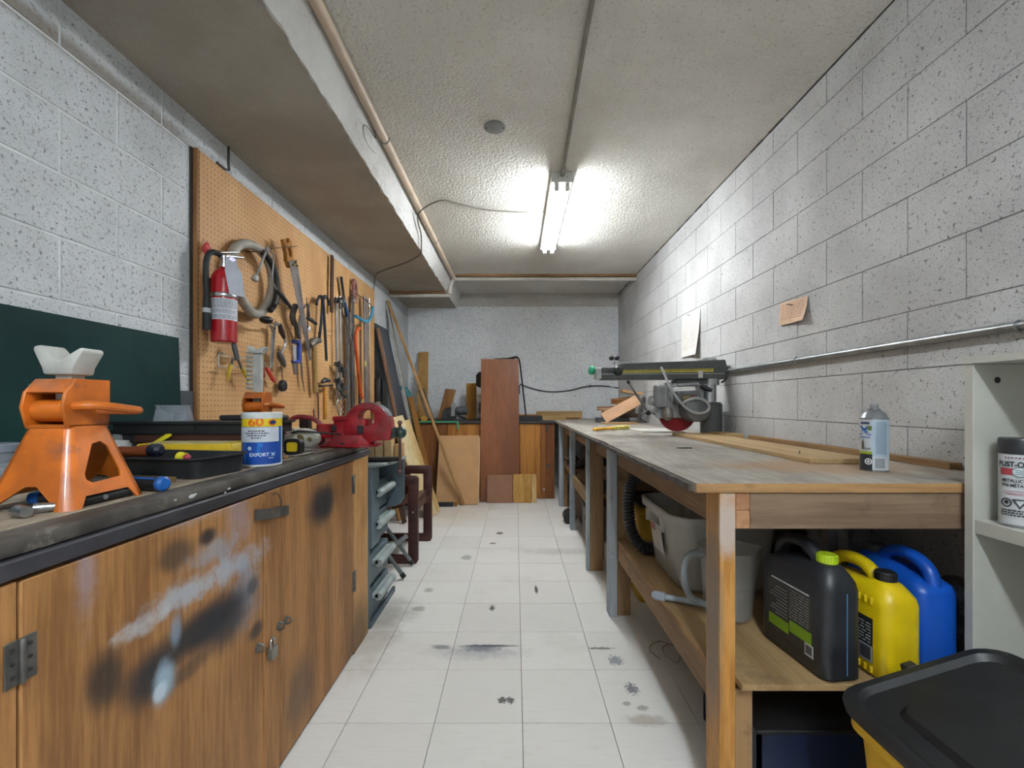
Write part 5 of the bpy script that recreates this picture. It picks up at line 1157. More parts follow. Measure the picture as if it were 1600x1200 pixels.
M_PLYEDGE = wood('ply_edge', '#b08a5e', '#8a6540', 'X', .7, dark='#5f4630')
M_TIMB = wood('old_timber', '#86705a', '#675241', 'X', .7, dark='#4d3d30'); M_TIMBY = wood('old_timber', '#977a5a', '#735b43', 'Y', .7, dark='#54432f'); M_TIMBZ = wood('old_timber', '#9c7c58', '#796146', 'Z', .7, dark='#594836')
M_POSTO = wood('orange_post', '#bd8743', '#a46f31', 'Z', .6, dark='#93714e'); M_GREYLEG = wood('grey_painted_leg', '#a3abb1', '#858d94', 'Z', .6, dark='#6a6f72')
def postmat():
    a = NT('front_post'); p = a.pos((1, 1, .08)); q = a.pos()
    c = a.mix(a.ramp(a.noise(p, 50, 5, .65), .38, .62), C('#a3702f'), C('#be8a48'))
    c = a.mix(a.math('MULTIPLY', a.blot(q, (.526, YN+.045, .55), (.012, .045, .28), .6, .35, 14), .8), c, C('#6f6a64'))
    c = a.mix(a.math('MULTIPLY', a.blot(q, (.546, YN, .80), (.03, .01, .075), .5, .35, 18), .85), c, C('#b9ada5'))
    c = a.mix(a.ramp(a.noise(q, 60, 3, .7), .72, .75), c, C('#5a4630'))
    a.set('Base Color', c); a.set('Roughness', .6); a.bump(a.noise(p, 50, 4), .2, .002); return a.m
wbn = thing('workbench', 'long timber workbench along the right block wall', 'workbench', (.93, 3.2, 0))
rg2 = []
for i in range(61):
    y = YN+(YB-.004-YN)*i/60; e = XB0+.006*mnoise.noise(Vector((y*3.1, 2, 0)))+(.012*math.exp(-((y-2.35)/.12)**2))
    rg2.append([Vector((e, y, ZB-.024)), Vector((e+.004*mnoise.noise(Vector((y*11, 5, 1))), y, ZB)), Vector((XR-.003, y, ZB)), Vector((XR-.003, y, ZB-.024))])
MB().loft(rg2).build('tabletop', topmat(), wbn, smooth=False)
MB().box(XB0, XR-.003, YN-.0035, YN-.0003, ZB-.0238, ZB-.0004).build('plywood_edge', M_PLYEDGE, wbn)
rag = MB()
for i in range(40):
    y = YN+.03+i*.052; rag.box(XB0-.008, XB0-.0005+.003*mnoise.noise(Vector((y*7, 0, 0))), y, y+.05, ZB-.023-.003*random.random(), ZB-.006-.004*random.random())
rag.build('edge_strip', plain('edge_dark', '#57534f', .7, var=.3, nscale=20, dirt='#a99f92', dirt_lo=.66), wbn, smooth=False)
mb = MB().box(XB0-.02, XB0-.006, 2.38, 3.4, ZB-.014, ZB-.004); mb.tf(Matrix.Translation((.0, 0, 0))); mb.build('split_sliver', plain('sliver', '#4b4744', .7), wbn, bevel=.002)
zt = ZB-.0245
MB().box(.606, XR-.006, YN+.003, YN+.041, zt-.095, zt).build('end_apron', M_TIMB, wbn, bevel=.002)
MB().box(.568, .605, YN+.002, YN+.4, zt-.046, zt).build('beam_end', wood('pink_beam', '#b98e68', '#94694a', 'Y', .7, dark='#7f6f78'), wbn, bevel=.002)
MB().box(.568, .605, YN+.002, YN+.4, zt-.094, zt-.047).build('beam_end', wood('pink_beam', '#b98e68', '#94694a', 'Y', .7, dark='#7f6f78'), wbn, bevel=.002)
MB().box(.528, .566, YN+.085, 5.05, zt-.092, zt).build('side_rail', M_TIMBY, wbn, bevel=.002)
MB().box(.526, .567, YN, YN+.083, 0, zt-.0005).build('leg', postmat(), wbn, bevel=.002)
MB().box(.568, .614, YN+.006, YN+.05, 0, .40-.034).build('leg', M_TIMBZ, wbn, bevel=.002)
for k, (x0, x1, y0, y1, mt) in enumerate(((.486, .527, 2.285, 2.36, M_GREYLEG), (.5275, .60, 2.30, 2.345, M_TIMBZ), (.468, .490, 2.912, 2.95, M_GREYLEG), (.491, .58, 2.912, 2.955, M_TIMBZ), (.478, .522, 3.84, 3.91, M_GREYLEG), (.470, .514, 4.72, 4.80, M_GREYLEG), (.515, .56, 4.72, 4.80, M_TIMBZ))):
    MB().box(x0, x1, y0, y1, 0, zt-.0005).build('leg', mt, wbn, bevel=.002)
for y in (YN+.1, 2.30, 3.85, 5.0): MB().box(XR-.05, XR-.008, y, y+.04, 0, zt-.001).build('rear_leg', M_TIMBZ, wbn, bevel=.002)
MB().box(.581, .70, 2.915, 2.95, .60, .69).build('cross_brace', M_TIMB, wbn, bevel=.002)
ZSF = .40
sh = MB().plate([(.568, YN-.03), (1.13, YN-.03), (1.13, YN+.004), (XR-.006, YN+.004), (XR-.006, 2.284), (.530, 2.284), (.530, YN+.084), (.568, YN+.084)], .016, (0, 0, ZSF-.016), (1, 0, 0), (0, 1, 0)).build('lower_shelf', wood('dusty_ply', '#a3875f', '#866b48', 'Y', .8, dark='#6d5a44'), wbn, bevel=.001)
MB().box(.5275, .529, YN+.09, 2.284, ZSF-.015, ZSF-.001).build('shelf_lip', M_PLYEDGE, wbn)
MB().box(.530, .568, YN+.084, 2.284, ZSF-.106, ZSF-.0165).build('shelf_rail', M_TIMBY, wbn, bevel=.002)
MB().box(.527, XR-.006, 2.96, 5.05, .46, .48).build('far_shelf', M_TIMBY, wbn, bevel=.001)
MB().box(.497, .526, 2.96, 3.838, .395, .482).build('far_shelf_rail', wood('pale_rail', '#a58d6c', '#87704f', 'Y'), wbn, bevel=.002)
MB().box(.523, .55, 3.92, 4.718, .42, .50).build('far_shelf_rail', M_TIMBY, wbn, bevel=.002)
MB().box(.60, XR-.052, 2.80, 2.84, .55, .64).build('inner_brace', M_TIMB, wbn, bevel=.002)

# boards on the bench
tag(MB().box(1.0, 1.225, 1.50, 2.82, ZB+.0004, ZB+.017).build('plywood_panel', wood('ply_panel', '#b79b74', '#9c7f57', 'Y', .65), o=(1.1, 2.2, ZB), bevel=.001), 'long pale plywood panel lying on the workbench in front of the saw column', 'board')
tag(MB().box(XR-.045, XR-.005, 1.365, 2.55, ZB+.0004, ZB+.021).build('wall_batten', wood('batten_y', '#a07e57', '#7f5f3e', 'Y'), o=(XR-.02, 2, ZB), bevel=.001), 'thin batten lying along the wall at the back of the workbench', 'batten')
tag(MB().box(.88, 1.18, 3.06, 3.42, ZB+.0004, ZB+.012).build('white_sheet', plain('white_melamine', '#c6c3ba', .45, var=.05), o=(1.03, 3.2, ZB), bevel=.001), 'white melamine offcut lying beneath the saw blade', 'board')
tag(MB().box(1.23, XR-.05, 2.58, 2.80, ZB+.0004, ZB+.025).build('pine_scrap', wood('pineX', '#c0a070', '#a3824e', 'X'), o=(1.3, 2.7, ZB), bevel=.001), 'short pine scrap lying in front of the saw column by the wall', 'wood')
tag(MB().tube(spline([(.74, 2.02, ZB+.003), (.755, 2.0, ZB+.004), (.78, 2.005, ZB+.003), (.80, 2.0, ZB+.003)], 4), .0028, 6).build('bent_nail', M_DSTEEL, o=(.77, 2.0, ZB)), 'small bent nail lying on the workbench top', 'nail')
t = thing('screw', 'small screw standing in the plywood panel', 'screw', (1.055, 1.64, ZB+.017)); MB().cyl((1.055, 1.64, ZB+.0172), (1.055, 1.64, ZB+.027), .0015, n=6).lathe([(.0015, .008), (.0045, .0115), (0, .012)], (1.055, 1.64, ZB+.017), 8).build('shank', M_DSTEEL, t)
# yellow counter brush
t = thing('yellow_brush', 'yellow-handled dusting brush lying on the workbench', 'brush', (.72, 3.33, ZB))
a_, b_ = PZ(928, 674, ZB)+Vector((0, 0, .014)), PZ(983, 671, ZB)+Vector((0, 0, .02)); dv = b_-a_
MB().bar(a_, a_+dv*.5, .035, .02).build('handle', plain('amber_plastic', '#d9a014', .35), t, bevel=.006)
mb = MB(); s0 = a_+dv*.46
for i in range(90):
    o_ = s0+dv*(.54*random.random())+Vector((random.uniform(-.005, .005), random.uniform(-.022, .022), 0)); mb.cyl(o_, o_+Vector((random.uniform(0, .02), random.uniform(-.008, .008), random.choice((-.016, .012)))), .0035, .002, n=5)
mb.loft([[s0+dv*x+Vector((0, y*w, z*w)) for y, z in ((-.022, -.012), (.022, -.012), (.024, .008), (0, .016), (-.024, .008))] for x, w in ((0, .7), (.1, 1.), (.45, 1.05), (.54, .8))])
bo = mb.build('bristles', plain('straw_bristle', '#cdbb62', .7, var=.2, nscale=40), t); bo['kind'] = 'stuff'

# pile of offcuts at the far end of the bench (each lies on the one below)
def offcut(lab, cx_, cy_, z, w, d, h, rz, tilt, mt, rx=0.):
    m = MB().box(-w/2, w/2, -d/2, d/2, 0, h, M=Matrix.Rotation(rz, 4, 'Z') @ Matrix.Rotation(tilt, 4, 'Y') @ Matrix.Rotation(rx, 4, 'X'))
    zm = min(v.z for v in m.v); o_ = Vector((cx_, cy_, z-zm)); m.v = [v+o_ for v in m.v]
    return tag(m.build('wood_offcut', mt, o=(cx_, cy_, z), bevel=.001), lab, 'wood', 'offcuts piled on the workbench')
M_OX = wood('offcut_x', '#a4794e', '#825a34', 'X'); M_OD = wood('offcut_dark', '#5d4a3c', '#43342a', 'X'); M_OP = wood('offcut_pale', '#bd9871', '#a07d55', 'X')
yo = 4.75
offcut('dark grey timber at the bottom of the offcut pile', 1.04, yo, ZB+.0005, .34, .14, .05, 0, 0, plain('dark_timber', '#4a4a4c', .6))
offcut('second dark timber in the offcut pile', 1.12, yo+.02, ZB+.051, .36, .13, .045, .05, 0, M_OD)
offcut('pale short block in the offcut pile', 1.01, yo-.02, ZB+.0965, .15, .09, .03, .1, 0, M_OP)
offcut('thin brown slat lying left in the offcut pile', .98, yo, ZB+.127, .19, .10, .018, .05, -.03, M_OX)
offcut('another brown slat above the left end of the pile', .985, yo+.02, ZB+.151, .20, .08, .016, -.08, -.05, M_OX)
offcut('dark block in the middle of the offcut pile', 1.19, yo+.02, ZB+.0965, .17, .12, .10, .1, 0, M_OD)
offcut('mottled grey block in the middle of the offcut pile', 1.13, yo-.08, ZB+.0965, .10, .06, .075, .0, 0, plain('mottled', '#7c716b', .7, var=.3, nscale=30))
offcut('amber board lying across the top of the pile', 1.18, yo, ZB+.198, .26, .16, .022, .15, -.12, wood('amber', '#b9803a', '#935d22', 'X'))
offcut('brown board lying second from the top of the pile', 1.17, yo+.01, ZB+.2225, .25, .14, .03, .15, -.12, M_OX)
offcut('pinkish board tilted on the top of the pile', 1.24, yo-.02, ZB+.289, .22, .15, .03, -.1, .16, M_OP)
offcut('long flat pinkish plank leaning on the front of the pile', 1.09, yo-.22, ZB+.001, .42, .13, .012, 0, -.50, wood('pink_plank', '#b9906f', '#a07754', 'X'), .9)
offcut('pale plank lying flat before the pile', 1.02, yo-.42, ZB+.0005, .34, .12, .018, .06, 0, M_OP)

# ================================================================ RADIAL ARM SAW
ys = 2.90; M_SAW = plain('saw_charcoal', '#494b4c', .45, var=.12, dirt='#6f6c66', dirt_lo=.66); M_SAWL = plain('saw_silver', '#a5a7a8', .4, .5, var=.15)
M_SAWM = plain('saw_motor', '#6c6e70', .42, .3, var=.15)
rs = thing('radial_arm_saw', 'grey radial arm saw with a red blade standing on the right workbench', 'radial arm saw', (1.27, ys, ZB))
cx_ = 1.284
MB().lathe([(.068, 0), (.068, .20), (.062, .206), (.055, .212)], (cx_, ys, ZB+.0005), 28).box(cx_-.02, cx_+.066, ys+.03, ys+.08, ZB+.0005, ZB+.20).build('column_base', M_SAW, rs)
MB().cyl((cx_-.012, ys, ZB+.205), (cx_-.012, ys, 1.262), .044, n=24).build('column', M_STEEL, rs)
MB().lathe([(.056, 0), (.056, .04)], (cx_-.006, ys, 1.225), 24).build('column_collar', M_SAWL, rs)
out = [P(x, y, ys) for x, y in ((938, 594), (1129, 593), (1133, 581), (1128, 563), (965, 569), (955, 575), (938, 575))]
arm = MB().plate([(v.x, v.z) for v in out], .10, (0, ys+.05, 0), (1, 0, 0), (0, 0, 1)).build('arm', M_SAW, rs, bevel=.004)
def fp(px, py, d=.0505): v = P(px, py, ys-d); return v            # on the near face of the arm
a0, a1 = fp(973, 582), fp(1115, 580)
sub('scale_strip', MB().add([fp(973, 583, .0515), fp(1115, 581, .0515), fp(1115, 575.5, .0515), fp(973, 578, .0515)], [(0, 1, 2, 3)]), plain('scale_yellow', '#b3a23c', .5, var=.12, nscale=40), arm)
mk = MB()
for i in range(58):
    px = 975+i*2.4; top = 578-(px-973)*.0176
    mk.add([fp(px, top+2.6 if i % 5 else top+4, .052), fp(px+.7, top+2.6 if i % 5 else top+4, .052), fp(px+.7, top, .052), fp(px, top, .052)], [(0, 1, 2, 3)])
sub('scale_marks', mk, M_BLACK, arm)
sub('upper_stripe', MB().add([fp(940, 584, .0512), fp(1131, 583, .0512), fp(1131, 584, .0512), fp(940, 585, .0512)], [(0, 1, 2, 3)]), M_SAWL, arm)
sub('side_knob', MB().lathe([(.03, 0), (.034, .012), (.02, .03), (0, .032)], fp(965, 579, .05), 16, axis=(0, -1, 0)).bar(fp(950, 580, .06), fp(966, 578, .07), .014, .014), M_BLACK, arm)
sub('end_label', MB().box(P(1086, 583, ys).x, P(1093, 583, ys).x, ys-.0525, ys-.0505, P(0, 591, ys).z, P(0, 580, ys).z), plain('white_p', '#c9c9c5', .5), arm)
nose = MB().box(P(929, 0, ys).x, P(938.5, 0, ys).x, ys-.05, ys+.05, P(0, 593, ys).z, P(0, 575, ys).z).build('nose_cap', plain('nose_white', '#b9bcbc', .45), rs, bevel=.006)
sub('crank_knob', MB().lathe([(.008, 0), (.026, .01), (.03, .025), (.024, .04), (0, .044)], P(930, 580, ys), 16, axis=(-1, -.2, .2)), plain('green_knob', '#1f9a6e', .4), nose)
MB().lathe([(.045, 0), (.045, .012), (.036, .018), (0, .018)], P(1108, 563.5, ys), 22).build('column_cap', M_GALV, rs)
k0 = P(975, 566, ys); MB().lathe([(.02, 0), (.02, .012), (0, .013)], P(988, 568, ys), 16).bar(P(957, 567, ys), P(985, 566, ys), .03, .006).build('lock_lever', M_GALV, rs)
for px in (955.5, 964): MB().sph(P(px, 559.5, ys), .017, 12).build('lever_knob', M_BLACK, rs)
MB().cyl(P(960, 560, ys), P(960, 570, ys), .004, n=8).build('lever_stem', M_GALV, rs)
# carriage, yoke, motor, guard, blade
MB().box(P(1052, 0, ys).x, P(1106, 0, ys).x, ys-.045, ys+.045, P(0, 600, ys).z, P(0, 594, ys).z).build('carriage', M_SAW, rs, bevel=.004)
MB().tube([P(1058, 602, ys-.05), P(1092, 600, ys-.05)], .013, 12).box(P(1048, 0, ys).x, P(1100, 0, ys).x, ys-.035, ys+.035, P(0, 604, ys).z, P(0, 599.5, ys).z).build('yoke_bar', M_SAWL, rs, bevel=.003)
for xa, xb, yb in ((1040, 1048, 636), (1089, 1097, 640)): MB().box(P(xa, 0, ys).x, P(xb, 0, ys).x, ys-.03, ys+.03, P(0, yb, ys).z, P(0, 598, ys).z).build('yoke_strap', M_SAWL, rs, bevel=.004)
MB().bar(P(1057, 601, ys-.05), P(1038, 607, ys-.045), .03, .024).build('yoke_arm', M_SAWL, rs, bevel=.005)
mc = P(1083, 639, 2.80)
MB().lathe([(.045, -.02), (.075, -.012), (.080, .0), (.080, .20), (.06, .21)], (mc.x, 2.735, mc.z), 28, axis=(0, 1, 0)).build('motor', M_SAWM, rs)
v_ = MB()
for k in range(7):
    a = 2*PI*k/7; c_ = Vector((mc.x+.034*math.cos(a), 2.7215, mc.z+.034*math.sin(a))); v_.bar(c_-Vector((.015*math.cos(a), 0, .015*math.sin(a))), c_+Vector((.015*math.cos(a), 0, .015*math.sin(a))), .012, .003, (0, 1, 0))
v_.build('motor_vent', M_BLACK, rs)
hx0, hx1 = P(1053, 0, 2.82).x, P(1090, 0, 2.82).x
hd = MB().plate([(hx0, P(0, 632, 2.82).z), (hx1, P(0, 632, 2.82).z), (hx1, P(0, 616, 2.82).z), (hx1-.02, P(0, 610, 2.82).z), (hx0+.015, P(0, 611, 2.82).z), (hx0, P(0, 616, 2.82).z)], -.12, (0, 2.765, 0), (1, 0, 0), (0, 0, 1)).build('motor_top', M_SAWM, rs, bevel=.006)
sub('name_plate', MB().add([P(1065, 625, 2.7635), P(1089, 625, 2.7635), P(1089, 616.5, 2.7635), P(1065, 616.5, 2.7635)], [(0, 1, 2, 3)]), plain('plate_brown', '#4b4338', .5), hd)
nm = MB()
for a, b, y in ((1067, 1079, 619.5), (1067, 1081, 622.5)): nm.add([P(a, y+1.2, 2.7625), P(b, y+1.2, 2.7625), P(b, y-.6, 2.7625), P(a, y-.6, 2.7625)], [(0, 1, 2, 3)])
sub('plate_print', nm, plain('plate_gold', '#a8955a', .5), hd)
sub('plate_badge', MB().plate(circ(0, 0, .013, 14, .009), .0008, P(1084.5, 619, 2.7628), (1, 0, 0), (0, 0, 1)), plain('badge_red', '#a02a34', .5), hd)
bc_ = Vector((P(1058, 0, 2.86).x, 2.862, ZB+.0185+.127)); teeth = []
for k in range(120):
    a = 2*PI*k/120; rr = .127 if k % 2 else .119; teeth.append((bc_.x+rr*math.cos(a+(.02 if k % 2 else 0)), bc_.z+rr*math.sin(a+(.02 if k % 2 else 0))))
MB().plate(list(reversed(teeth)), .003, (0, bc_.y, 0), (1, 0, 0), (0, 0, 1)).build('blade', plain('blade_red', '#8c1420', .4, .2, var=.15), rs)
gp = [(bc_.x+.135*math.cos(a), bc_.z+.135*math.sin(a)) for a in [PI*k/16 for k in range(17)]]
gp = [(bc_.x-.155, bc_.z-.005), (bc_.x-.135, bc_.z-.036), (bc_.x+.155, bc_.z-.036), (bc_.x+.155, bc_.z+.0)]+gp
MB().plate(gp, .05, (0, 2.887, 0), (1, 0, 0), (0, 0, 1)).build('blade_guard', M_SAWL, rs, bevel=.006)
MB().box(P(1022, 0, 2.86).x, P(1039, 0, 2.86).x, 2.80, 2.885, P(0, 637, 2.86).z, P(0, 602, 2.86).z).build('ribbed_housing', M_SAWL, rs, bevel=.008)
rb = MB()
for k in range(6): x = P(1024+k*2.6, 0, 2.80).x; rb.box(x, x+.004, 2.794, 2.8005, P(0, 634, 2.86).z, P(0, 606, 2.86).z)
rb.build('housing_ribs', M_SAWL, rs, bevel=.001)
MB().lathe([(.012, -.03), (.03, -.02), (.034, 0), (.024, .02)], P(1018, 626, 2.86), 14, axis=(-1, 0, .4)).build('dust_elbow', M_SAWL, rs)
MB().tube([P(1043, 636, 2.80), P(1043, 642, 2.80), P(1044, 652, 2.80), P(1044, 657, 2.80)], [.024, .034, .032, .014], 14).build('clamp_handle', plain('clamp_grey', '#86847e', .4, .4), rs)
MB().tube([P(981, 596, 2.80), P(1012, 644, 2.80)], [.006, .0075], 10).build('kickback_rod', M_GREYBAR, rs)
MB().sph(P(1013, 645, 2.80), .017, 12).build('rod_knob', M_BLACK, rs); MB().cyl(P(980.5, 595, 2.80), P(983, 599, 2.80), .0095, n=10).build('rod_grip', M_RUBBER, rs)
MB().bar(P(1013, 645, 2.80), P(1030, 638, 2.84), .03, .02).build('rod_clamp', M_SAWL, rs, bevel=.004)
MB().tube([P(1095, 603, 2.84), P(1103, 607, 2.82), P(1113, 610, 2.80)], [.014, .017, .010], 12).build('arm_lever', M_BLACK, rs)
MB().tube(spline([P(1033, 574, 2.84), P(1038, 584, 2.80), P(1046, 603, 2.74), P(1058, 622, 2.71), P(1070, 636, 2.69), P(1086, 645, 2.68), P(1100, 645, 2.68), P(1108, 638, 2.68), P(1104, 628, 2.68), P(1092, 623, 2.69), P(1076, 625, 2.70), P(1066, 631, 2.72)], 7), .008, 8).build('power_cord', plain('pale_cord', '#9c9c9c', .5), rs)
MB().tube(spline([P(1131, 577, ys), P(1136, 583, ys), P(1134, 592, ys), P(1127, 598, ys)], 5), .006, 8).build('rear_cord', M_DSTEEL, rs)

MB().tube(spline([P(1010, 660, 2.82), P(1001, 655, 2.82), P(1001, 648, 2.82), P(1010, 645, 2.82), P(1024, 647, 2.84)], 5), .004, 6).build('wire_loop', M_DSTEEL, rs)  # separate wire loop beside the guard, attached here to the saw
# ================================================================ SPRAY CANS AND WHITE SHELF UNIT
M_ALU = plain('can_aluminium', '#a4a9ad', .3, .8, var=.08)
def spray_can(label, c, r, h, cap):
    t = thing('spray_can', label, 'spray can', c)
    b = MB().lathe([(r*.9, 0), (r, .004), (r, h), (r*1.0, h+.002)], c, 36).build('body', plain('can_white', '#c2c7cb', .35, var=.04), t)
    MB().lathe([(r*.97, -.0), (r*1.02, .001), (r*1.02, .005), (r*.99, .006)], c, 36).build('base_rim', M_ALU, t)
    if not cap:
        MB().lathe([(r*1.02, h-.001), (r*1.03, h+.003), (r*.97, h+.005), (r*.80, h+.018), (r*.52, h+.025), (r*.45, h+.027), (r*.45, h+.031), (0, h+.032)], c, 36).build('dome', M_ALU, t)
        MB().lathe([(.0105, h+.031), (.0105, h+.041), (.009, h+.046), (0, h+.047)], c, 18).build('nozzle', plain('nozzle_grey', '#7d8083', .4), t)
    else:
        MB().lathe([(r*1.03, h), (r*1.03, h+.033), (r*.98, h+.037), (0, h+.037)], c, 36).build('cap', plain('cap_charcoal', '#303134', .35, .2), t)
    return t, b
cc = Vector((1.098, 1.352, ZB)); r = .0355; va = math.atan2(-cc.y, -cc.x)
t, b = spray_can('silver-topped spray can with a blue X logo standing on the right workbench', cc, r, .158, False)
def wp(par, a0, a1, z0, z1, col, nm='label_block', rr=.0007, c=None, rad=None):
    m = MB(); wrap_patch(m, c or cc, (rad or r)+rr, a0, a1, z0, z1); return sub(nm, m, plain('lb_'+col, col, .45, var=.05), par)
wp(b, va-1.3, va-.12, .001, .052, '#2b2f36', 'dark_block'); wp(b, va-1.3, va-.12, .052, .060, '#a5b324', 'lime_band'); wp(b, va-.12, va+1.5, .046, .156, '#a9bccb', 'side_panel', .0004); wp(b, va-.12, va+1.5, .008, .046, '#c2c8cc', 'barcode_panel', .0005)
wp(b, va-1.2, va-.25, .101, .104, '#2b5ea8', 'blue_stripe'); wp(b, va-1.1, va-.3, .142, .149, '#3a4a68', 'top_print')
m = MB(); wrap_text(m, 'X', .036, cc, r+.001, va-.72, .122, bold=.0016, sx=1.3); sub('logo', m, plain('logo_blue', '#1f5ba8', .4), b)
m = MB(); wrap_text(m, 'FLAT', .008, cc, r+.001, va-.45, .068, bold=.0003); sub('finish_lettering', m, ik, b)
m = MB(); wrap_patch(m, cc, r+.0011, va-.45, va-.15, .124, .137, 0, 4); sub('olive_badge', m, plain('olive', '#5d7030', .5), b)
m = MB(); wrap_patch(m, cc, r+.0011, va-.95, va-.72, .066, .088, 0, 4); wrap_patch(m, cc, r+.0011, va-.9, va-.77, .088, .095, 0, 3); sub('pictogram', m, plain('pict_brown', '#5c4c2e', .5), b)
m = MB()
for k in range(9): a = va+.12+k*.09; wrap_patch(m, cc, r+.0012, a, a+.045, .053, .150, 0, 1)
sub('fine_print', m, plain('print_slate', '#7d8fa0', .6), b)
m = MB()
for k in range(9): wrap_patch(m, cc, r+.0012, va+.05, va+.75, .012+.0033*k, .0138+.0033*k, 0, 4)
sub('barcode', m, plain('barcode_grey', '#5c6268', .6), b)
q = cc+Vector(((r+.001)*math.cos(va-.38), (r+.001)*math.sin(va-.38), .030)); tn = Vector((-math.sin(va-.38), math.cos(va-.38), 0))
sub('hazard_mark', MB().plate(circ(0, 0, .0095, 16), .0004, q, tn, (0, 0, 1), holes=[circ(0, 0, .0065, 16)]).plate(circ(0, 0, .004, 8), .0004, q, tn, (0, 0, 1)), wh, b)

XS = 1.14; M_SHELF = plain('white_laminate', '#b9b9b0', .45, var=.04, nscale=5, dirt='#8d7c5c', dirt_lo=.72)
su = thing('white_shelf_unit', 'white laminate shelf unit at the right edge of the view', 'shelf unit', (1.26, .85, 0))
Y1, Y0 = 1.122, .42; zt = 1.222
MB().box(XS, XR-.004, Y1-.022, Y1, 0, zt-.0185).build('side_panel', M_SHELF, su, bevel=.001); MB().box(XS, XR-.004, Y0, Y0+.022, 0, zt-.0185).build('side_panel', M_SHELF, su, bevel=.001)
MB().box(XS-.004, XR-.004, Y0-.004, Y1+.004, zt-.018, zt).build('top', M_SHELF, su, bevel=.001)
for z in (.816, .42, .05): MB().box(XS+.004, XR-.02, Y0+.0225, Y1-.0225, z-.034 if z == .816 else z-.018, z).build('shelf', M_SHELF, su, bevel=.001)
MB().box(XR-.019, XR-.005, Y0+.0225, Y1-.0225, .05, zt-.019).build('back_panel', M_SHELF, su)
sub('cable_hole', MB().cyl((1.20, Y1-.0222, EYE+36*1.1/F), (1.20, Y1-.0232, EYE+36*1.1/F), .0075, n=16), plain('hole_dark', '#2b2a26', .8), su)
c2 = Vector((1.194, 1.045, .8165)); va2 = math.atan2(-c2.y, -c2.x)
t, b = spray_can('white spray can with a charcoal cap standing in the white shelf unit', c2, r, .170, True)
W_ = lambda *a, **k: wp(b, *a, c=c2, **k)
m = MB(); wrap_text(m, 'RUST-OLEUM', .0165, c2, r+.001, va2, .146, bold=.0006, sx=.82); sub('brand_lettering', m, ik, b)
m = MB()
for k in range(9): wrap_patch(m, c2, r+.001, va2-.72+k*.165, va2-.72+k*.165+.11, .160, .1635, 0, 2)
sub('top_print', m, plain('print_plum', '#8a5c68', .6), b)
m = MB(); wrap_text(m, 'METALLIC FINISH', .0105, c2, r+.001, va2, .108, bold=.0002, sx=.80); wrap_text(m, 'FINI M\u00c9TALLIQUE', .0105, c2, r+.001, va2, .097, bold=.0002, sx=.80); sub('finish_lettering', m, ik, b)
W_(va2-1.0, va2+1.0, .121, .137, '#a33a42', 'red_band')
m = MB(); n = 24
pts2 = [(.36*math.cos(2*PI*k/n), .0125*math.sin(2*PI*k/n)) for k in range(n)]
cyl = lambda a, z, rr: c2+Vector(((r+rr)*math.cos(va2+a), (r+rr)*math.sin(va2+a), z))
m.add([cyl(0, .129, .0013)]+[cyl(a, .129+z, .0013) for a, z in pts2], [(0, k+1, (k+1) % n+1) for k in range(n)]); sub('oval_rim', m, plain('oval_grey', '#6f7d82', .5), b)
m = MB().add([cyl(0, .129, .0016)]+[cyl(a*.86, .129+z*.8, .0016) for a, z in pts2], [(0, k+1, (k+1) % n+1) for k in range(n)]); sub('oval', m, plain('oval_pale', '#c3cdcd', .5), b)
m = MB()
for z in (.132, .1275, .123): wrap_patch(m, c2, r+.002, va2-.2, va2+.2, z, z+.002, 0, 3)
sub('oval_print', m, plain('print_slate', '#7d8fa0', .6), b)
m = MB()
for z, w in ((.083, .75), (.078, .8), (.075, .6)): wrap_patch(m, c2, r+.001, va2-w, va2+w, z, z+.0012, 0, 12)
sub('red_lines', m, plain('line_red', '#b06a78', .6), b)
for a in (-.62, .62):
    q = cyl(a, .056, .001); tn = Vector((-math.sin(va2+a), math.cos(va2+a), 0)); sub('hazard_mark', MB().plate(circ(0, 0, .0105, 18), .0004, q, tn, (0, 0, 1), holes=[circ(0, 0, .0078, 18)]).plate(circ(0, .001, .0045, 8), .0004, q, tn, (0, 0, 1)), ik, b)
q = cyl(0, .056, .001); tn = Vector((-math.sin(va2), math.cos(va2), 0)); sub('hazard_triangle', MB().plate([(-.013, .010), (.0, -.0125), (.013, .010)], .0004, q, tn, (0, 0, 1), holes=[[(-.0085, .0075), (0, -.0075), (.0085, .0075)]]), ik, b)
m = MB()
for z in (.037, .0315, .026):
    a = -.95
    while a < .95: d = random.uniform(.06, .2); wrap_patch(m, c2, r+.001, va2+a, va2+min(a+d, .95), z, z+.0034, 0, 3); a += d+.04
sub('fine_print', m, ik, b)

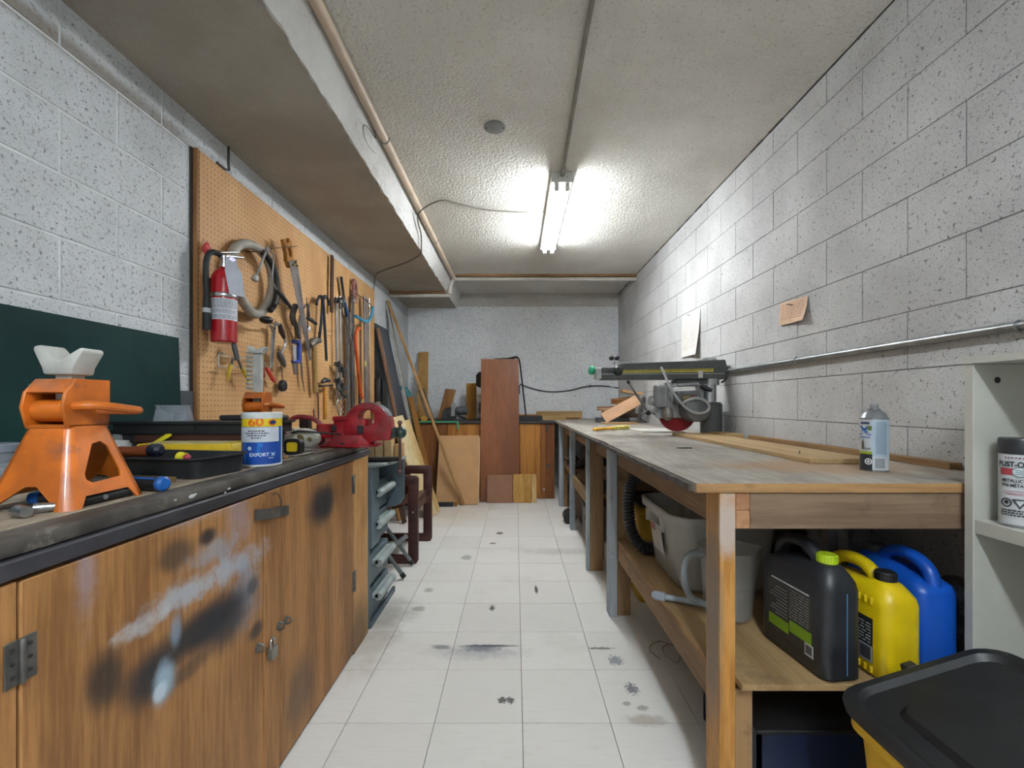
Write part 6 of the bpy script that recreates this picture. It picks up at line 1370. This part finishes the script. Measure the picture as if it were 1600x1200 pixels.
# ================================================================ JUGS ON THE LOWER SHELF
def jug(label, loc, rz, w, l, h, col, capc, capdark, neck, name='jug'):
    """flat-sided jug: spout at its near (-Y) end, bridge handle behind it"""
    t = thing(name, label, 'jug', loc, rz, 'jugs on the lower shelf', world=False); hs = h*.72
    def rg(z, wf, y0, y1, rc): return [Vector((x, (y0+y1)/2+y, z)) for x, y in rrect(w*wf, (y1-y0), rc, 5)]
    b = MB().loft([rg(0, .88, -l/2+.01, l/2-.01, .022), rg(.008, 1, -l/2, l/2, .026), rg(h*.33, 1.0, -l/2, l/2, .028), rg(hs, 1.0, -l/2, l/2, .028), rg(hs+h*.06, .95, -l/2+.003, l/2-.006, .03),
                   rg(hs+h*.115, .80, -l/2+.012, l*.33, .03), rg(hs+h*.165, .60, -l/2+.022, -l/2+.092, .026), rg(hs+h*.19+neck, .44, -l/2+.032, -l/2+.080, .022)])
    bd_ = b.build('body', col, t, local=True, ang=50)
    cy_ = -l/2+.056; zc_ = hs+h*.18+neck
    MB().lathe([(.023, 0), (.0235, .004), (.0235, .022), (.021, .025), (0, .0255)], (0, cy_, zc_), 24).build('cap', capc, t, local=True)
    rib = MB()
    for k in range(20): a = 2*PI*k/20; rib.bar((.0237*math.cos(a), cy_+.0237*math.sin(a), zc_+.003), (.0237*math.cos(a), cy_+.0237*math.sin(a), zc_+.021), .003, .0016, (math.cos(a), math.sin(a), 0))
    rib.build('cap_ribs', capc, t, local=True)
    hp = spline([(0, cy_+.022, zc_-.012-neck), (0, cy_+.040, zc_+.012-neck), (0, cy_+.075, h*.995), (0, l*.22, h*.985), (0, l*.37, h*.90), (0, l*.42, hs+h*.02)], 6)
    st_ = MB(); st_.tube(hp, [.0165]*len(hp), 12)
    for v in st_.v: v.x *= 1.15
    st_.build('handle', col, t, local=True)
    return t, (w, l, h, hs)
M_JB = plain('jug_black', '#25282d', .42, var=.12, dirt='#4f4d4a', dirt_lo=.66); M_JY = plain('jug_yellow', '#d6b90d', .38, var=.06, dirt='#8d7a1a', dirt_lo=.7); M_JU = plain('jug_blue', '#124fb0', .35, var=.06)
zsf = ZSF+.0005
jb, d = jug('black jug with lime green cap on the lower shelf', (.815, 1.235, zsf), .12, .105, .25, .315, M_JB, plain('cap_lime', '#a6bf1e', .4), False, 0)
xw = -.105/2-.0006
def lab_box(t, y0, y1, z0, z1, col, nm, e=0.):
    MB().box(xw_-.0006-e, xw_-e, y0, y1, z0, z1).build(nm, plain('jl_'+col, col, .5, var=.06), t, local=True)
xw_ = -.0525
lab_box(jb, -.078, .085, .045, .205, '#33322f', 'label_panel'); lab_box(jb, -.078, .0, .072, .103, '#6f9414', 'lime_block', .0006); lab_box(jb, .004, .082, .06, .09, '#6f9414', 'lime_block', .0006)
lab_box(jb, -.084, -.055, .040, .072, '#b7b9b9', 'barcode_patch', .0007)
m = MB()
for k in range(7): m.box(xw_-.0022, xw_-.0014, -.08, -.059, .046+.0033*k, .0478+.0033*k)
m.build('barcode', ik, jb, local=True)
m = MB()
for k in range(11):
    y = -.07
    while y < .0: dd = random.uniform(.008, .024); m.box(xw_-.0022, xw_-.0012, y, min(y+dd, .0), .112+.0075*k, .1136+.0075*k); y += dd+.004
for k in range(9): m.box(xw_-.0022, xw_-.0012, .008, .05+.03*random.random(), .1+.0095*k, .1015+.0095*k)
m.build('label_print', plain('print_dim', '#8a8a86', .6), jb, local=True)
MB().box(xw_-.0022, xw_-.0012, -.07, .07, .198, .2005).build('label_rule', wh, jb, local=True)
MB().tube([(.004, -.1262, .225), (.004, -.1262, .02)], .0014, 6).build('sight_strip', plain('strip_blue', '#4a7fae', .4), jb, local=True)
jy, d = jug('yellow jug with black cap on the lower shelf', (.962, 1.225, zsf), .10, .105, .25, .268, M_JY, M_BLACK, True, 0)
lab_box(jy, -.085, .09, .035, .150, '#23262b', 'label_panel'); lab_box(jy, -.084, -.045, .036, .078, '#9fa6ad', 'barcode_patch', .0007)
m = MB()
for k in range(9): m.box(xw_-.0022, xw_-.0014, -.08, -.049, .042+.0038*k, .0438+.0038*k)
m.build('barcode', ik, jy, local=True)
m = MB()
for k in range(7):
    y = -.08
    while y < .08: dd = random.uniform(.006, .02); m.box(xw_-.0022, xw_-.0012, y, y+dd, .085+.008*k, .0875+.008*k); y += dd+.006
m.build('label_print', plain('print_pale', '#a9adae', .6), jy, local=True)
for k in range(6): MB().box(xw_-.004, xw_+.004, -.085+.018*k, -.077+.018*k, .186, .204).build('grip_rib', M_JY, jy, local=True, bevel=.002); MB().box(xw_-.004, xw_+.004, -.085+.018*k, -.077+.018*k, .010, .027).build('grip_rib', M_JY, jy, local=True, bevel=.002)
ju, d = jug('bright blue jug with black cap behind the yellow jug', (1.10, 1.272, zsf), PI+.06, .115, .25, .285, M_JU, plain('cap_grey', '#3c3e40', .5), True, .0)
xw_ = .0575+.0007
lab_box(ju, -.04, .112, .03, .19, '#16243f', 'label_panel', -.0); lab_box(ju, -.03, .11, .10, .125, '#2a6d9c', 'sky_block', -.0007); lab_box(ju, -.03, .11, .17, .18, '#3d90a8', 'teal_stripe', -.0007)
m = MB()
for k in range(8): m.box(xw_+.0005, xw_+.0012, .02, .06+.045*random.random(), .04+.008*k, .0425+.008*k)
m.build('label_print', plain('print_pale', '#a9adae', .6), ju, local=True)
# foil roll and plastic bag behind the jugs
tag(MB().lathe([(.0, 0), (.042, 0), (.045, .004), (.044, .05), (.046, .09), (.043, .14), (.045, .19), (.03, .2), (0, .2)], (1.275, 1.27, zsf), 14).build('foil_roll', plain('foil', '#a7aaad', .25, .9, var=.3, nscale=40, bump=.9), o=(1.275, 1.27, zsf), ang=15), 'crinkled foil-wrapped roll standing right of the blue jug', 'roll')
def crumple(name, lab, c, rad, sc, mat, seed, cat='bag', amp=.45):
    m = MB().sph((0, 0, 0), 1, 22); vs = []
    for v in m.v:
        n_ = mnoise.noise(v*2.2+Vector((seed, 0, 0)))+.5*mnoise.noise(v*5+Vector((0, seed, 0))); vs.append(v*(1+amp*n_))
    m.v = [Vector((v.x*rad*sc[0], v.y*rad*sc[1], v.z*rad*sc[2])) for v in vs]; zm = min(v.z for v in m.v); m.v = [v+Vector((c[0], c[1], c[2]-zm)) for v in m.v]
    return tag(m.build(name, mat, o=c, ang=12), lab, cat)
crumple('plastic_bag', 'crumpled clear plastic bag behind the black and yellow jugs', (1.15, 1.58, zsf), .105, (1, .8, 1.6), plain('film', '#8d8f93', .25, var=.2, alpha=.75), 3)
crumple('brown_paper_bag', 'crumpled brown bag deep on the lower shelf', (1.29, 1.70, zsf), .06, (.8, .7, 1.8), plain('bag_brown', '#5d4838', .7, var=.2), 9)
# dark storage crate behind the pitcher
t = thing('dark_crate', 'black storage crate at the back of the lower shelf', 'crate', (.98, 2.0, zsf))
MB().box(1.04, 1.31, 1.85, 2.2, zsf, zsf+.26).build('box', M_BLACK_D, t, bevel=.01); MB().box(1.03, 1.32, 1.84, 2.21, zsf+.23, zsf+.25).build('rim', M_BLACK, t, bevel=.004); MB().box(1.06, 1.25, 1.8385, 1.8398, zsf+.12, zsf+.2).build('label', plain('crate_label', '#4a4a34', .6, var=.3), t)
# clear pitcher
q = Vector((.70, 1.46, zsf)); t = thing('clear_pitcher', 'clear plastic measuring pitcher on the lower shelf behind the bench post', 'pitcher', q)
M_FROST = plain('frosted_plastic', '#b5b2aa', .3, var=.08, alpha=.30)
prof = [(.0, .003), (.058, .003), (.072, .015), (.075, .04), (.088, .225), (.092, .232), (.089, .232), (.085, .225), (.072, .04), (.069, .018), (.0, .008)]
m = MB().lathe(prof, q, 36)
for v in m.v:
    d_ = v-q
    if d_.x > .045 and d_.z > .12: k = (d_.z-.12)/.11*max(0, 1-abs(d_.y)/.045); v.x += .045*k*k
m.build('vessel', M_FROST, t)
MB().tube(spline([q+Vector((-.083, -.01, .205)), q+Vector((-.115, -.015, .215)), q+Vector((-.145, -.02, .19)), q+Vector((-.150, -.02, .13)), q+Vector((-.125, -.015, .07)), q+Vector((-.076, -.01, .045))], 6), .011, 10).build('handle', plain('frost_handle', '#8d949b', .3, alpha=.7), t)
# clear tote with dark contents
q = Vector((.775, 1.80, zsf)); t = thing('clear_tote', 'frosted storage tote full of dark bags on the lower shelf', 'tote', q)
def rg3(w, d_, z, rc): return ring(w, d_, rc, zsf+z, q.x, q.y, 6)
MB().loft([rg3(.30, .32, .002, .06), rg3(.33, .36, .02, .07), rg3(.385, .43, .255, .08), rg3(.425, .47, .262, .09), rg3(.43, .475, .292, .09), rg3(.41, .455, .294, .085), rg3(.375, .42, .262, .078), rg3(.32, .35, .024, .068), rg3(.30, .32, .008, .06)], cap1=False).build('tub', plain('tote_frost', '#c2bfb8', .35, var=.06, alpha=.45), t)
for a in (-.1, .08): MB().box(q.x-.218, q.x-.206, q.y+a-.008, q.y+a+.008, zsf+.21, zsf+.262).build('rim_rib', plain('tote_frost', '#aaa79f', .35, alpha=.62), t)
MB().add([(q.x-.2015, q.y-.05, zsf+.215), (q.x-.2015, q.y+.08, zsf+.215), (q.x-.184, q.y+.08, zsf+.10), (q.x-.184, q.y-.05, zsf+.10)], [(0, 1, 2, 3)]).build('paper_label', plain('tote_label', '#a7a29a', .7, var=.12, nscale=60), t)
MB().add([(q.x-.2035, q.y+.02, zsf+.21), (q.x-.2035, q.y+.075, zsf+.21), (q.x-.199, q.y+.075, zsf+.18), (q.x-.199, q.y+.02, zsf+.18)], [(0, 1, 2, 3)]).build('red_print', plain('label_red', '#8d5148', .7), t)
crumple('dark_bag', 'dark crumpled bag bulging out of the clear tote', (q.x+.02, q.y-.03, zsf+.02), .135, (1, 1.05, 1.22), plain('bag_dark', '#4d4a45', .5, var=.2), 5, amp=.25)
# ribbed black hose
hp = spline([(.80, 2.17, .69), (.70, 2.19, .745), (.62, 2.19, .752), (.565, 2.17, .70), (.548, 2.14, .60), (.552, 2.10, .50), (.59, 2.06, .437), (.66, 2.05, .432), (.78, 2.10, .432)], 14)
t = thing('ribbed_hose', 'black corrugated vacuum hose curling beside the clear tote', 'hose', (.6, 2.1, .43))
MB().tube(hp, [.0225 if i % 2 else .0305 for i in range(len(hp))], 12).build('corrugated_tube', plain('hose_black', '#2e2e30', .5, var=.15), t, ang=10)
MB().tube([(.80, 2.17, .69), (.88, 2.15, .66), (.98, 2.12, .655)], [.03, .034, .034], 14).build('cuff', M_BLACK, t)
# grey pipe end poking over the shelf rail, string under the shelf
t = thing('grey_wand', 'pale grey plastic wand sticking out over the lower shelf edge', 'wand', (.55, 1.58, ZSF))
a_, b_ = Vector((.505, 1.585, ZSF+.0165)), Vector((.64, 1.52, ZSF+.0165)); dv = b_-a_
MB().tube([a_, b_], .0105, 12).build('tube', plain('wand_grey', '#98a2ab', .4), t); MB().tube([a_-dv*.10, a_-dv*.04, a_+dv*.14, a_+dv*.2, a_+dv*.22], [.009, .0148, .0158, .0145, .0105], 14).build('tip', plain('wand_grey', '#98a2ab', .4), t)
tag(MB().tube(spline([(.62, 1.9, .006), (.60, 1.98, .006), (.66, 2.03, .012), (.72, 1.95, .02), (.68, 1.86, .012), (.64, 1.92, .03), (.69, 2.0, .012), (.76, 1.98, .006), (.80, 1.85, .006), (.84, 1.8, .006)], 7), .003, 6).build('string', plain('string', '#9a9184', .8), o=(.68, 1.95, 0)), 'loop of pale string lying on the floor under the workbench', 'string')
# yellow bin, blue crate under the shelf, far bay clutter
t = thing('yellow_bin', 'yellow plastic bin standing on the floor beneath the lower shelf', 'bin', (.84, 2.60, 0))
MB().loft([ring(.30, .30, .03, .0, .84, 2.60), ring(.35, .35, .03, .50, .84, 2.60), ring(.37, .37, .03, .505, .84, 2.60), ring(.37, .37, .03, .525, .84, 2.60)]).build('body', plain('bin_yellow', '#b08a12', .5, var=.1), t); MB().loft([ring(.30, .30, .03, .5255, .84, 2.60), ring(.30, .30, .03, .54, .84, 2.60)]).build('contents', M_BLACK, t)
t = thing('blue_crate', 'dark blue plastic crate on the floor under the jugs', 'crate', (.90, 1.35, 0))
for xa, xb, ya, yb, z0, z1 in ((.66, 1.1, 1.2, 1.21, 0, .21), (.66, .67, 1.2, 1.55, 0, .21), (1.09, 1.1, 1.2, 1.55, 0, .21), (.66, 1.1, 1.54, 1.55, 0, .21), (.66, 1.1, 1.2, 1.55, 0, .01)): MB().box(xa, xb, ya, yb, z0+.0005, z1).build('crate_wall', plain('crate_blue', '#0f1d3a', .5), t)
MB().box(.65, 1.11, 1.19, 1.56, .2105, .222).build('rim', M_BLACK, t, bevel=.003)
t = thing('grey_tool_case', 'grey metal machine standing on the floor under the far end of the bench', 'machine', (.72, 3.45, 0))
MB().box(.56, .86, 3.12, 3.72, .0, .385).build('case', plain('case_grey', '#6c675f', .55, var=.2, dirt='#4a443c', dirt_lo=.6), t, bevel=.01)
for k, (y, z) in enumerate(((3.25, .30), (3.4, .22), (3.55, .31))): MB().lathe([(.04, 0), (.035, .02), (.012, .03), (0, .03)], (.56, y, z), 14, axis=(-1, 0, 0)).build('knob', M_DSTEEL, t)
MB().tube(spline([(.55, 3.14, .20), (.53, 3.10, .19), (.515, 3.06, .10), (.53, 3.03, .03), (.56, 3.05, .012), (.60, 3.04, .012)], 6), .011, 8).build('cable', plain('brown_cable', '#4a3a34', .6), t)
tag(MB().lathe([(.0, 0), (.05, .0), (.055, .01), (.055, .14), (.05, .15), (0, .15)], (.665, 3.03, .0005), 20).build('white_canister', plain('can_pale', '#b5b5ae', .5), o=(.665, 3.03, 0)), 'white canister on the floor behind the third bench leg', 'canister')
t = thing('black_motor', 'small black motor on the floor by the fourth bench leg', 'motor', (.5, 4.0, 0))
MB().lathe([(.03, 0), (.06, .01), (.06, .12), (.03, .14)], (.50, 3.93+.1, .0605), 20, axis=(0, 1, 0)).build('drum', M_BLACK, t); MB().box(.46, .54, 4.04, 4.15, .0, .012).build('foot', M_DSTEEL, t)
for k, (xa, xb, ya, yb, z0, z1, mt, lab) in enumerate(((.60, .95, 3.05, 3.5, .4805, .60, M_BLACK_D, 'black case on the far shelf under the workbench'), (.60, 1.0, 3.55, 3.8, .4805, .58, M_OD, 'dark wooden box on the far shelf under the workbench'), (.66, .95, 3.98, 4.5, .4805, .66, plain('olive_case', '#3d3a34', .6), 'dark olive case deep on the far shelf'), (.60, 1.0, 4.0, 4.6, .0005, .30, plain('brown_box', '#59442f', .7), 'brown cardboard box on the floor under the far end of the bench'))):
    m = MB().loft([ring(xb-xa, yb-ya, .012, z0, (xa+xb)/2, (ya+yb)/2), ring(xb-xa, yb-ya, .012, z1-.012, (xa+xb)/2, (ya+yb)/2), ring(xb-xa-.02, yb-ya-.02, .012, z1, (xa+xb)/2, (ya+yb)/2)])
    tt = thing('storage_case', lab, 'case', ((xa+xb)/2, (ya+yb)/2, z0)); m.build('box', mt, tt); MB().box(xa-.004, xa+.001, (ya+yb)/2-.04, (ya+yb)/2+.04, (z0+z1)/2-.01, (z0+z1)/2+.01).build('handle', M_DSTEEL, tt, bevel=.002)
t = thing('wire_basket', 'small wire basket holding tools on the far shelf edge', 'basket', (.53, 4.3, .50))
for z in (.52, .58): MB().tube([(.50, 4.15, z), (.62, 4.15, z), (.62, 4.45, z), (.50, 4.45, z)], .005, 6, closed=True).build('wire_ring', M_GALV, t)
MB().box(.505, .615, 4.16, 4.44, .505, .512).build('base', M_DSTEEL, t); MB().bar((.51, 4.2, .53), (.60, 4.4, .56), .05, .04).build('contents', M_BLACK, t)

# ================================================================ TOTE WITH BLACK LID, NEAR RIGHT
M_TOTEY = plain('tote_yellow', '#d0a418', .45, var=.08); M_LID = plain('lid_black', '#232426', .45, var=.12, dirt='#57534c', dirt_lo=.64)
c0 = Vector((.915, .775, 0)); t = thing('storage_tote', 'yellow storage tote with a dusty black lid standing in the near right corner', 'tote', c0)
wT, dT = .32, .44
MB().loft([ring(wT*.82, dT*.85, .04, .0005, c0.x, c0.y, 5), ring(wT, dT, .05, .39, c0.x, c0.y, 5), ring(wT+.03, dT+.03, .055, .392, c0.x, c0.y, 5), ring(wT+.03, dT+.03, .055, .412, c0.x, c0.y, 5)]).build('tub', M_TOTEY, t)
Ml = Matrix.Translation((c0.x-.165, c0.y, .414)) @ Matrix.Rotation(-.30, 4, 'Y')
def rl(w, d_, z, rc): return [Ml @ Vector((x+.185, y, z)) for x, y in rrect(w, d_, rc, 5)]
MB().loft([rl(.385, .50, 0, .06), rl(.395, .51, .006, .062), rl(.395, .51, .022, .062), rl(.375, .49, .030, .058), rl(.345, .46, .030, .05), rl(.325, .44, .018, .045)]).build('lid', M_LID, t)
MB().loft([rl(.25, .33, .0185, .03), rl(.23, .31, .032, .03)]).build('lid_panel', M_LID, t)
MB().loft([[Ml @ Vector((x+.185, y-.10, z)) for x, y in rrect(.13, .09, .012, 3)] for z in (.0325, .035)]).build('lid_boss', M_LID, t)
for s in (-1, 1): MB().box(.17, .20, s*.256-.012, s*.256+.012, -.004, .03, M=Ml).build('latch', M_LID, t, bevel=.004)
